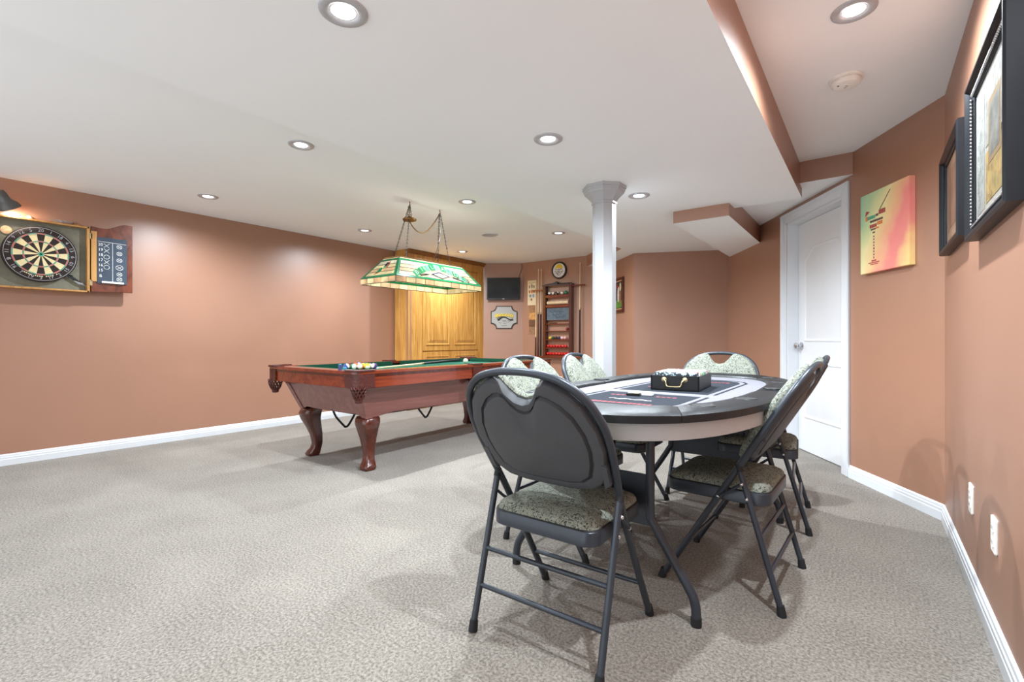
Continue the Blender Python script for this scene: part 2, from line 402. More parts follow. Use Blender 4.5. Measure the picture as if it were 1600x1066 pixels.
# ------------------------------------------------------------------ recessed lights
def downlight(x, y, z, label, first=[None]):
    if first[0] is None:
        t = empty('recessed_light', (x, y, z), 0, label, 'ceiling light', 'recessed ceiling lights')
        b = MB(); b.lathe([(.046, -.001), (.048, -.004), (.060, -.009), (.074, -.008), (.080, -.004), (.081, .0), (.046, .0)], 28); b.build('trim_ring', M['chrome'], t, smooth=50)
        b = MB(); b.lathe([(.0465, -.0015), (.044, -.001), (.042, .0), (.0465, .0)], 24); b.build('baffle', M['white'], t, smooth=50)
        b = MB(); b.lathe([(.001, -.006), (.025, -.005), (.038, -.003), (.042, -.0005), (.001, -.0004)], 24); b.build('bulb_lens', M['bulb'], t, smooth=50)
        first[0] = t
    else:
        t = copy_tree(first[0]); t.location = (x, y, z); t['label'] = label
    l = bpy.data.lights.new('downlight', 'SPOT'); l.energy = P_DOWN * (ZONE_LEFT if z == ZL else ZONE_CENTRE if z == ZC else ZONE_RIGHT); l.spot_size = math.radians(168); l.spot_blend = 1.0; l.shadow_soft_size = .022; l.color = (.815, .92, 1.0)
    lo = bpy.data.objects.new('downlight', l); COL.objects.link(lo); lo.parent = t; lo.location = (0, 0, -.03)
    return t
DL = [(-1.43, .95, ZC, 'recessed light largest at the top of the picture, left of the ceiling beam'), (-.054, 2.402, ZU, 'recessed light in the narrow ceiling strip along the picture wall'),
      (-3.0, 1.677, ZL, 'recessed light above the near end of the billiard table'), (-1.43, 2.236, ZC, 'recessed light in the middle of the picture, in front of the column'),
      (-4.746, 1.779, ZL, 'recessed light nearest the dartboard wall cabinet'), (-1.43, 3.535, ZC, 'recessed light just right of the column capital'),
      (-3.0, 3.296, ZL, 'recessed light just right of the billiard lamp chain hooks'), (-4.746, 3.437, ZL, 'recessed light left of the billiard lamp, close to the left wall'),
      (-3.0, 4.92, ZL, 'recessed light beyond the billiard lamp, in front of the clock'), (-4.746, 5.109, ZL, 'smallest recessed light, right above the far end of the billiard lamp')]
for d in DL: downlight(*d)
for x, y, z, lb in ((-.054, 1.1, ZU, 'added recessed light by the right wall, out of view, brightening that side'),):  # extra unseen downlight, added to brighten the floor and chairs on the right
    downlight(x, y, z, lb)
# ceiling speaker and smoke detector
sp = empty('ceiling_speaker', (-3.727, 4.501, ZL), 0, 'round white flush ceiling speaker grille beyond the billiard lamp', 'speaker')
b = MB(); b.lathe([(.09, 0), (.092, -.006), (.099, -.008), (.104, -.004), (.105, 0)], 32); b.build('rim', M['trim'], sp, smooth=50)
b = MB(); b.lathe([(.001, -.005), (.05, -.0048), (.0905, -.004), (.0905, 0)], 32); b.build('grille', mat('grille_grey', 'B4B4B6', 0.7, var=.1, vscale=150), sp, smooth=50)
sd = empty('smoke_detector', (-.101, 3.008, ZU), 0.4, 'white round smoke detector on the ceiling strip near the picture wall', 'smoke detector')
b = MB(); b.lathe([(.001, 0), (.076, 0), (.076, -.010), (.070, -.012), (.001, -.012)], 32); b.build('base', M['plate'], sd, smooth=40)
b = MB(); b.lathe([(.062, -.012), (.066, -.016), (.066, -.028), (.058, -.037), (.03, -.041), (.001, -.042)], 32); b.build('cover', M['plate'], sd, smooth=40)
b = MB(); b.lathe([(.001, -.0425), (.006, -.0425), (.006, -.040), (.001, -.04)], 12, (-.038, -.01, .0025)); b.build('test_button', M['dark'], sd)
for k in (-1, 1):
    b = MB(); b.box(-.006, .006, k * .008 - .002, k * .008 + .002, -.0432, -.041); b.build('vent_slot', mat('slot_grey%d' % k, '8A8A8A', .6, var=.02), sd)

# ------------------------------------------------------------------ oak built-in
oak = empty('oak_cabinet', (C5[0], C5[1], 0), PI / 2, 'tall golden oak built-in cabinet with raised panels, in the left wall beyond the billiard table', 'cabinet')
OW = C4[1] - C5[1]
b = MB(); b.box(0.003, OW - .003, .02, .28, 0.0, ZL - .002); b.build('carcass', M['oak'], oak)
def ob(name, x0, x1, z0, z1, t0, t1, m='oak', bev=.004):
    b = MB(); b.box(x0, x1, -t1, -t0, z0, z1); return b.build(name, M[m], oak, bevel=bev)
ob('stile', .002, .272, 0, 2.225, -.02, .004); ob('stile', 1.512, OW - .002, 0, 2.225, -.02, .004)
upl = ob('door_leaf', .276, 1.508, .835, 2.10, -.02, .0); lol = ob('door_leaf', .276, 1.508, .09, .822, -.02, .0); ob('top_rail', .276, 1.508, 2.108, 2.225, -.02, .003)
ob('plinth', .276, 1.508, 0, .083, -.02, -.002)
def rp(x0, x1, z0, z1):
    b = MB()
    ring = lambda k, h: [(x0 + k, -h, z0 + k), (x1 - k, -h, z0 + k), (x1 - k, -h, z1 - k), (x0 + k, -h, z1 - k)]
    b.loft([ring(0, -.002), ring(.004, .008), (ring(.014, .007)), ring(.022, -.0005), ring(.03, -.0005), ring(.075, .009), ring(.08, .009)])
    b.build('raised_panel', M['oak'], upl if z0 > .8 else lol)
rp(.34, .83, .92, 2.03); rp(.945, 1.44, .92, 2.03); rp(.34, .83, .16, .76); rp(.945, 1.44, .16, .76)
b = MB(); b.loft([[(x, -t, z) for t, z in ((-.02, 2.222), (.006, 2.222), (.012, 2.235), (.03, 2.262), (.034, 2.283), (-.02, 2.283))] for x in (.002, OW + .012)]); b.build('crown_moulding', M['oakd'], oak)

# ------------------------------------------------------------------ billiard table
PX, PY = -3.475, 3.26; HW, HL = .64, 1.27
pt = empty('billiard_table', (PX, PY, 0), 0, 'mahogany billiard table with green cloth, leather pockets and cabriole legs', 'billiard table')
# rail caps and aprons
def ring_prism(out, inn, z0, z1, name, m, bev=0):
    b = MB(); n = len(out)
    vs = [(x, y, z) for z in (z0, z1) for x, y in out] + [(x, y, z) for z in (z0, z1) for x, y in inn]
    fs = []
    for i in range(n):
        j = (i + 1) % n
        fs += [(i, j, n + j, n + i), (2 * n + j, 2 * n + i, 3 * n + i, 3 * n + j), (n + i, n + j, 3 * n + j, 3 * n + i), (j, i, 2 * n + i, 2 * n + j)]
    b.add(vs, fs); return b.build(name, m, pt, smooth=35, bevel=bev)
ring_prism(rrect(-HW, HW, -HL, HL, .07), rrect(-HW + .13, HW - .13, -HL + .13, HL - .13, .07), .752, .777, 'rail_cap', M['mah'], .006)
ring_prism(rrect(-HW + .012, HW - .012, -HL + .012, HL - .012, .065), rrect(-HW + .05, HW - .05, -HL + .05, HL - .05, .05), .655, .752, 'apron', M['mah'], .003)
ring_prism(rrect(-HW + .006, HW - .006, -HL + .006, HL - .006, .067), rrect(-HW + .05, HW - .05, -HL + .05, HL - .05, .05), .735, .753, 'apron_moulding', M['mahz'], .004)
b = MB(); b.box(-HW + .05, HW - .05, -HL + .05, HL - .05, .69, .735); b.build('bed', M['felt'], pt)
def cushion(x0, x1, y0, y1):
    b = MB(); b.box(x0, x1, y0, y1, .735, .776); b.build('rail_cushion', M['feltd'], pt, bevel=.008)
PW = .062
for s in (-1, 1):
    xa, xb = (HW - .175, HW - .12) if s > 0 else (-HW + .12, -HW + .175)
    cushion(xa, xb, -HL + .13 + PW, -PW); cushion(xa, xb, PW, HL - .13 - PW)
    ya, yb = (HL - .175, HL - .12) if s > 0 else (-HL + .12, -HL + .175)
    cushion(-HW + .13 + PW, HW - .13 - PW, ya, yb)
# cabinet with flared sides and scalloped lower edge
def side_panel(length_top, length_bot, half_top, half_bot, along_y, sgn, z1=.655, z0=.405, n=24):
    b = MB(); T = []; B = []; Ti = []; Bi = []
    for i in range(n + 1):
        u = -1 + 2 * i / n
        e = max(0.0, 1 - abs(u) * 1.02)
        zb = z0 + .030 * min(1, e * 4.0) ** 2 * (3 - 2 * min(1, e * 4.0)) - .006 * (1 if e > .3 else 0) * math.sin(min(1, (e - .3) * 2) * PI / 2)
        lt, lb = u * length_top, u * length_bot
        def P(l, h, z): return (sgn * h, l, z) if along_y else (l, sgn * h, z)
        k = (zb - z0) / (z1 - z0); hb = half_bot + (half_top - half_bot) * k
        T.append(P(lt, half_top, z1)); B.append(P(lb, hb, zb)); Ti.append(P(lt, half_top - .025, z1)); Bi.append(P(lb, hb - .025, zb))
    b.loft([T, B, Bi, Ti, T], closed=False, cap=False)
    return b.build('cabinet_side', M['cab'], pt)
side_panel(1.16, 1.06, .54, .455, True, 1); side_panel(1.16, 1.06, .54, .455, True, -1)
side_panel(.54, .455, 1.16, 1.06, False, 1); side_panel(.54, .455, 1.16, 1.06, False, -1)
b = MB(); b.box(-.44, .44, -1.04, 1.04, .42, .44); b.build('cabinet_floor', M['mahz'], pt)
for sx in (-1, 1):
    for sy in (-1, 1):
        b = MB(); b.loft([[(sx * (.542 + dx), sy * (1.162 + dy), .654) for dx, dy in ((.004, .004), (.004, -.05), (-.01, -.05), (-.05, -.01), (-.05, .004))],
                          [(sx * (.457 + dx), sy * (1.062 + dy), .405) for dx, dy in ((.004, .004), (.004, -.05), (-.01, -.05), (-.05, -.01), (-.05, .004))]])
        b.build('corner_post', M['cab'], pt)
        # cabriole leg
        prof = [(.415, .0, .078), (.395, .004, .088), (.365, .012, .09), (.32, .008, .078), (.25, -.012, .062), (.18, -.028, .05), (.11, -.034, .043), (.07, -.026, .045), (.04, -.012, .055), (.018, -.004, .06), (0, -.004, .05)]
        zs = []
        rings = []
        for z, off, r in prof:
            cx = sx * (.392 + off * .9); cy = sy * (1.0 + off * .9)
            rings.append([(cx + x * 1.0, cy + y * 1.0, z) for x, y in rrect(-r * .86, r * .86, -r * .86, r * .86, r * .38, 3)])
        b = MB(); b.loft(rings); b.build('leg', M['mahz'], pt, smooth=60)
# pockets: leather iron on the corner / side, shield, net and tassel
def pocket(x, y, ang, corner):
    c, s = math.cos(ang), math.sin(ang)
    def fn(u, v, z): return (x + c * u - s * v, y + s * u + c * v, z)      # u outward
    def surf(v): return (-.068 + (math.sqrt(.06 ** 2 - v * v) if abs(v) < .0424 else .0849 - abs(v))) if corner else -.012
    w = .105 if corner else .062; n = 14
    vv = [-w + 2 * w * i / n for i in range(n + 1)]
    t = MB(); outl = [(surf(v) + .022, v) for v in vv]; inn = [(surf(v) - .062 + (0 if corner else .4 * (v * v - w * w)), v) for v in vv[::-1]]
    t.prism(outl + inn, .770, .786, lambda u, v, z: fn(u, v, z))
    iron = t.build('pocket_iron', M['leather'], pt, bevel=.004)
    h = MB(); h.lathe([(.001, .7365), (.056, .7365), (.056, .74), (.001, .74)], 18, (x - c * .075, y - s * .075, 0)); h.build('pocket_hole', M['dark'], iron)
    # tooled leather shield over the apron
    t = MB(); zb = .660
    A = [(surf(v) + .010, v) for v in vv]; B = [(surf(v) - .006, v) for v in vv]
    e = lambda v: zb - .012 * math.cos(v / w * PI / 2)
    rt = [fn(u, v, .772) for u, v in A]; rb = [fn(u, v, e(v)) for u, v in A]; rbi = [fn(u, v, e(v)) for u, v in B]; rti = [fn(u, v, .772) for u, v in B]
    t.loft([rt, rb, rbi, rti, rt], closed=False, cap=False); t.build('pocket_shield', M['leather'], iron, smooth=50)
    # net: crossed leather strands and the woven toe
    t = MB(); R = .055; cu = -.042 if corner else -.045
    for i in range(12):
        for d in (-1, 1):
            pts = []
            for j in range(6):
                q = j / 5; a = 2 * PI * i / 12 + d * q * 1.0
                r = R * (1 - .45 * q * q); pts.append(fn(cu + r * math.cos(a), r * math.sin(a), .665 - .085 * q))
            t.tube(pts, .0045, 5)
    t.build('pocket_net', M['leather'], iron)
    t = MB(); t.lathe([(.026, .582), (.03, .575), (.026, .556), (.022, .55), (.001, .549)], 10, fn(cu, 0, 0)); t.build('pocket_toe', M['leather'], iron)
for sx in (-1, 1):
    for sy in (-1, 1): pocket(sx * (HW - .022), sy * (HL - .022), math.atan2(sy, sx), True)
    pocket(sx * HW, 0, 0 if sx > 0 else PI, False)
# bent black steel cue brackets hanging under the cabinet
for (yc, xc) in ((-.22, .19), (-.95, .03)):
    b = MB(); b.tube(spline([(xc, yc - .12, .45), (xc, yc - .09, .38), (xc, yc - .02, .30), (xc, yc + .0, .285), (xc, yc + .03, .30), (xc, yc + .10, .40), (xc, yc + .13, .45)], 4), .009, 8); b.build('cue_bracket', M['black'], pt, smooth=60)

# balls on the table
def ball_mat(name, c, stripe=False):
    m, nt, bs = nmat(name); L = nt.links
    bs.inputs['Roughness'].default_value = .12; bs.inputs['Coat Weight'].default_value = .4
    tc = nn(nt, 'ShaderNodeTexCoord'); sx = nn(nt, 'ShaderNodeSeparateXYZ'); L.new(tc.outputs['Object'], sx.inputs[0])
    ab = nn(nt, 'ShaderNodeMath', operation='ABSOLUTE'); L.new(sx.outputs['Z'], ab.inputs[0])
    gt = nn(nt, 'ShaderNodeMath', operation='GREATER_THAN'); gt.inputs[1].default_value = .016 if stripe else 1.0; L.new(ab.outputs[0], gt.inputs[0])
    mx = nn(nt, 'ShaderNodeMix', data_type='RGBA'); mx.inputs[6].default_value = lin(c); mx.inputs[7].default_value = lin('EFE8DA')
    L.new(gt.outputs[0], mx.inputs[0]); L.new(mx.outputs[2], bs.inputs['Base Color']); return m
BR = .0286
sph = MB(); sph.sphere((0, 0, 0), BR, 20, 12); 
def ball(x, y, z, m, label, group, name='pool_ball', r=BR):
    q = MB(); q.sphere((0, 0, 0), r, 16, 10)
    o = q.build(name, m, smooth=60); o.location = (x, y, z); o.rotation_euler = (random.random() * 3, random.random() * 3, random.random() * 3)
    return tag(o, label, 'ball', group)
BZ = .735 + BR + .001
rack = [('2B3F96', 0, 'solid blue'), ('A82A2A', 0, 'solid red'), ('C43B33', 1, 'red striped'), ('E3C63A', 0, 'solid yellow'), ('1B1B1F', 0, 'solid black'), ('E7C23B', 1, 'yellow striped'), ('D9682A', 0, 'solid orange'),
        ('D9762F', 1, 'orange striped'), ('2C3F91', 1, 'blue striped'), ('53306B', 0, 'solid purple'), ('1F6A45', 0, 'solid green'), ('6A1F24', 1, 'maroon striped'), ('6A1F24', 0, 'solid maroon'), ('2A7A55', 1, 'green striped'), ('5A3776', 1, 'purple striped')]
# loose triangle cluster near the foot of the table
k = 0; bx, by = PX - .17, PY - .81
spots = []
for row in range(5):
    for i in range(row + 1):
        spots.append((bx + (i - row / 2) * .0585 + .0, by + row * .0508))
order = [8, 12, 13, 4, 6, 7, 1, 2, 3, 5, 0, 9, 10, 11, 14]
for n, (x, y) in zip(order, spots):
    c, st, nm = rack[n]
    ball(x, y, BZ, ball_mat('ball_' + nm.replace(' ', '_'), c, st), nm + ' pool ball in the cluster at the near end of the billiard table', 'pool balls clustered on the billiard table')
ball(-3.6, 3.93, BZ, ball_mat('ball_white', 'F2ECDC'), 'white cue ball alone at the far end of the billiard table', None, 'cue_ball')
# chalk cubes on the end rail
for (x, y, z, r, lb) in ((-3.135, 2.055, .777, .2, 'blue chalk cube on the near rail, left of the ball cluster'), (-3.08, 2.06, .777, .7, 'teal chalk cube on the near rail, in front of the balls'), (-3.135, 2.055, .7975, .5, 'upper blue chalk cube stacked on another at the near rail')):
    t = empty('chalk_cube', (x, y, z), r, lb, 'chalk', 'chalk cubes on the billiard table rail')
    b = MB(); b.box(-.011, .011, -.011, .011, 0, .02); b.build('paper_wrap', mat('chalk_wrap', '3A4A7A' if 'blue' in lb else '2F7F8E', .7, var=.1), t, bevel=.001)
    b = MB(); b.lathe([(.001, .0195), (.009, .0215), (.0105, .0205), (.0105, .02)], 10); b.build('chalk_top', mat('chalk_blue', '5BA3C0', .9, var=.1), t)
# cue lying across the cloth
def cue(name, p, q, label, group=None, butt='mahz', frac=.52):
    p = Vector(p); q = Vector(q)
    t = empty(name, q, 0, label, 'cue', group)
    L_ = (p - q); a = lambda k: L_ * k
    b = MB(); b.tube([a(frac), a(.985)], [.0115, .0065], 10); b.build('shaft', M['maple'], t, smooth=60)
    b = MB(); b.tube([a(0.0), a(.01), a(frac - .02)], [.0135, .0148, .0118], 10); b.build('butt', M[butt], t, smooth=60)
    b = MB(); b.tube([a(frac - .02), a(frac)], [.012, .012], 10); b.build('joint', M['brass'], t, smooth=60)
    b = MB(); b.tube([a(.985), a(.994), a(1.0)], [.0066, .0066, .006], 8); b.build('ferrule', M['white'], t, smooth=60)
    return t
cue('pool_cue', (-3.50, 2.66, .748), (-3.83, 4.06, .763), 'pool cue lying on the green cloth, pale tip towards the balls', None, 'black')

# ------------------------------------------------------------------ stained glass billiard lamp
LX0, LX1, LY0, LY1 = -3.69, -3.205, 2.63, 3.735; LZ0, LZ1, LZ2 = 1.497, 1.545, 1.735
lamp = empty('billiard_lamp', ((LX0 + LX1) / 2, (LY0 + LY1) / 2, LZ0), 0, 'hanging stained glass billiard lamp with green border and the word BILLIARDS', 'lamp')
lx, ly = (LX1 - LX0) / 2, (LY1 - LY0) / 2; H1, H2 = LZ1 - LZ0, LZ2 - LZ0; tx, ty = lx - .135, ly - .15
def face_frame(a, b_, c, d):    # quad a,b (bottom left,right) c,d (top right,left) seen from outside -> map (u,v) in 0..1
    a, b_, c, d = map(Vector, (a, b_, c, d)); n = (b_ - a).cross(d - a).normalized()
    def f(u, v, t): 
        lo = a.lerp(b_, u); hi = d.lerp(c, u); return lo.lerp(hi, v) + n * t
    return f
def glass(name, pts, f, m, t0=0.0, t1=.004):
    b = MB(); b.prism(pts, t0, t1, f); return b.build(name, M[m], PANEL[0] or lamp)
PANEL = [None]
panels = {'front': ((lx, -ly), (lx, ly), (tx, ty), (tx, -ty)), 'rear': ((-lx, ly), (-lx, -ly), (-tx, -ty), (-tx, ty)),
          'near': ((-lx, -ly), (lx, -ly), (tx, -ty), (-tx, -ty)), 'far': ((lx, ly), (-lx, ly), (-tx, ty), (tx, ty))}
for key, (a, b_, c, d) in panels.items():
    long = key in ('front', 'rear')
    f = face_frame((*a, H1), (*b_, H1), (*c, H2), (*d, H2)); fs = face_frame((*a, 0), (*b_, 0), (*b_, H1), (*a, H1))
    nt = 10 if long else 5
    eu = .022 if long else .055
    # lead lines
    lb = MB()
    for (u0, v0), (u1, v1) in [((0, 0), (1, 0)), ((0, .935), (1, .935)), ((0, 1), (1, 1)), ((0, 0), (0, 1)), ((eu, .095), (1 - eu, .095)), ((eu, .855), (1 - eu, .855)), ((eu, .095), (eu, .855)), ((1 - eu, .095), (1 - eu, .855))] + [((eu, v), (1 - eu, v)) for v in (.283, .463, .653)]:
        lb.tube([f(u0, v0, .004), f(u1, v1, .004)], .0022, 5)
    lb.tube([fs(0, 0, 0), fs(1, 0, 0)], .003, 5); lb.tube([fs(0, 0, .0), fs(0, 1, 0)], .003, 5)
    for i in range(1, nt): lb.tube([fs(i / nt, 0, .003), fs(i / nt, 1, .003)], .0016, 4)
    PANEL[0] = lb.build('panel_came', M['lead'], lamp)
    for i in range(nt):     # skirt tiles
        glass('skirt_tile', [(i / nt + .003, .04), ((i + 1) / nt - .003, .04), ((i + 1) / nt - .003, .97), (i / nt + .003, .97)], fs, random.choice(['g_cream', 'g_cream', 'g_peach']))
    eu = .022 if long else .055
    for pts in ([(0, .0), (1, .0), (1 - eu, .09), (eu, .09)], [(eu, .86), (1 - eu, .86), (1, .93), (0, .93)]): glass('border_strip', pts, f, 'g_green', 0, .005)
    glass('border_strip', [(0, .0), (eu, .09), (eu, .86), (0, .93)], f, 'g_green', 0, .005); glass('border_strip', [(1, .0), (1, .93), (1 - eu, .86), (1 - eu, .09)], f, 'g_green', 0, .005)
    glass('top_strip', [(0, .94), (1, .94), (1, 1.0), (0, 1.0)], f, 'g_cream')
    rows = [(.10, .28), (.285, .46), (.465, .65), (.655, .85)]
    for ri, (v0, v1) in enumerate(rows):
        cuts = [eu + .004, .34 + .05 * (ri % 2), .70 - .04 * (ri % 2), 1 - eu - .004] if long else [eu + .004, 1 - eu - .004]
        for i in range(len(cuts) - 1):
            glass('background_pane', [(cuts[i], v0), (cuts[i + 1] - .003, v0), (cuts[i + 1] - .003, v1), (cuts[i], v1)], f, ['g_cream', 'g_peach', 'g_cream', 'g_white'][(ri + 2 * i) % 4], 0, .003)
    if long:
        # arched ribbon with the word BILLIARDS: alternating green and pale cells, letters on top
        word = 'BILLIARDS'; A = .74; V = math.hypot(H2 - H1, lx - tx)
        def arcpt(a, r): return (.515 + r * math.sin(a) / .98, (-.31 + r * math.cos(a)) / V)
        R0, R1 = .440, .512
        for i, ch in enumerate(word):
            a0 = -A + 2 * A * i / 9; a1 = -A + 2 * A * (i + 1) / 9
            poly = [arcpt(a0 + .01, R0), arcpt((a0 + a1) / 2, R0), arcpt(a1 - .01, R0), arcpt(a1 - .01, R1), arcpt((a0 + a1) / 2, R1), arcpt(a0 + .01, R1)]
            glass('ribbon_cell', poly[::1], f, 'g_green' if i in (0, 1, 3, 5, 7) else 'g_mint', .003, .007)
            vs, fcs = text2d(ch); am = (a0 + a1) / 2; sz = .072; q = MB()
            out = []
            for x, y in vs:
                r = (R0 + R1) / 2 + y * sz; aa = am + x * sz / .476
                out.append(f(*arcpt(aa, r), .0078))
            q.add(out, fcs); q.build('letter', M['g_white'] if i in (0, 1, 3, 5, 7) else M['g_green'], PANEL[0])
        # diamond frame, crossed cues and scroll tail
        for p, q_ in (((.505, .44), (.40, .30)), ((.505, .44), (.62, .30)), ((.40, .30), (.51, .13)), ((.62, .30), (.51, .13))):
            b = MB(); b.tube([f(*p, .006), f(*q_, .006)], .0045, 6); b.build('diamond_bar', M['g_grey'], PANEL[0])
        glass('diamond', [(.51, .15), (.607, .30), (.505, .42), (.41, .30)], f, 'g_white', .003, .006)
        for p, q_ in (((.255, .17), (.355, .26)), ((.67, .28), (.78, .13))):
            b = MB(); b.tube([f(*p, .006), f(*q_, .006)], [.008, .005], 6); b.build('cue_bar', M['g_grey'], PANEL[0])
        b = MB(); b.tube([f(u, v, .006) for u, v in ((.80, .36), (.835, .40), (.86, .30), (.87, .16), (.85, .12), (.82, .22), (.80, .32))], .004, 6); b.build('scroll', M['g_grey'], PANEL[0])
    else:
        for (u, v, r, m) in ((.52, .64, .05, 'g_grey'), (.40, .36, .055, 'g_green'), (.50, .50, .035, 'g_mint')):
            glass('rack_ball', [(u + r * 1.1 * math.cos(a), v + r * 2.4 * math.sin(a)) for a in [2 * PI * i / 14 for i in range(14)]], f, m, .003, .007)
        for pts in ([(.60, .82), (.63, .70), (.55, .60), (.57, .72)], [(.30, .16), (.37, .30), (.45, .25), (.36, .20)], [(.58, .50), (.62, .62), (.66, .66), (.60, .45)]): glass('flame', pts, f, 'g_red', .003, .006)
b = MB()
for x0, x1, y0, y1 in ((-tx - .004, tx + .004, -ty - .004, -ty + .012), (-tx - .004, tx + .004, ty - .012, ty + .004), (-tx - .004, -tx + .012, -ty, ty), (tx - .012, tx + .004, -ty, ty)): b.box(x0, x1, y0, y1, H2 - .002, H2 + .012)
b.build('top_frame', M['abrass'], lamp)
hooks = ((-3.424, 2.971), (-3.405, 3.34))
cx0, cy0 = lamp.location.x, lamp.location.y
def chain(p, q, name='chain', r=.0022, link=.022, m='lead'):
    p = Vector(p); q = Vector(q); d = q - p; n = max(2, int(d.length / (link * .78))); t = d.normalized(); s1 = t.orthogonal().normalized(); s2 = t.cross(s1)
    b = MB()
    for i in range(n):
        c = p + d * ((i + .5) / n); s = s1 if i % 2 else s2
        b.tube([c + t * (link / 2 * math.cos(a)) + s * (link * .26 * math.sin(a)) for a in [2 * PI * j / 8 for j in range(8)]], r, 4, closed=True)
    return b.build(name, M[m], lamp)
HZc = ZL - LZ0
for hx, hy, yt in ((hooks[0][0] - cx0, hooks[0][1] - cy0, -1), (hooks[1][0] - cx0, hooks[1][1] - cy0, 1)):
    for sx in (-1, 1): chain((sx * (tx - .02), hy + yt * .10, H2 + .01), (hx + sx * .008, hy, HZc - .04))
    b = MB(); b.tube([(hx, hy, HZc), (hx, hy, HZc - .02), (hx + .008, hy, HZc - .03), (hx + .004, hy, HZc - .042), (hx - .006, hy, HZc - .036)], .004, 6); b.build('ceiling_hook', M['abrass'], lamp)
    b = MB(); b.box(-tx, tx, hy + yt * .10 - .008, hy + yt * .10 + .008, H2 + .002, H2 + .010); b.build('cross_strap', M['abrass'], lamp)
h0, h1 = [(hx - cx0, hy - cy0) for hx, hy in hooks]
b = MB(); b.lathe([(.001, .03), (.012, .028), (.02, .016), (.055, .008), (.064, 0), (.062, -.012), (.03, -.02), (.001, -.022)], 20, (h0[0], h0[1], HZc - .165)); b.build('canopy_plate', M['abrass'], lamp, smooth=50)
for k in (-1, 1): chain((h0[0] + k * .03, h0[1], HZc - .155), (h0[0], h0[1], HZc - .03), 'canopy_chain', m='abrass')
sw = [(h0[0] + (h1[0] - h0[0]) * t, h0[1] + (h1[1] - h0[1]) * t, (HZc - .185) * (1 - t) + (HZc - .04) * t - .17 * math.sin(PI * t) ** .9 * 1.0 * (1 - .35 * t)) for t in [i / 14 for i in range(15)]]
b = MB(); b.tube(sw, .005, 6); b.build('swag_cord', M['abrass'], lamp, smooth=60)
b = MB(); b.tube(spline([(h1[0], h1[1], HZc - .05), (h1[0] - .01, h1[1] + .02, HZc - .2), (h1[0] + .01, h1[1] - .02, HZc - .32), (0, h1[1] - .05, H2 + .01)], 5), .003, 5); b.build('lamp_cord', M['black'], lamp)
b = MB(); b.tube([(0, -ty + .03, H2 - .03), (0, ty - .03, H2 - .03)], .008, 8); b.build('bulb_bar', M['abrass'], lamp)
for yy in (-.25, 0, .25):
    b = MB(); b.lathe([(.001, -.09), (.018, -.085), (.028, -.065), (.024, -.04), (.013, -.02), (.012, 0)], 12, (0, yy, H2 - .035)); b.build('bulb', M['wbulb'], lamp, smooth=60)
    l = bpy.data.lights.new('lamp_bulb', 'POINT'); l.energy = P_LAMP; l.color = (1, .93, .80); l.shadow_soft_size = .03
    lo = bpy.data.objects.new('lamp_bulb', l); COL.objects.link(lo); lo.parent = lamp; lo.location = (0.06, yy + .05, H2 - .11)

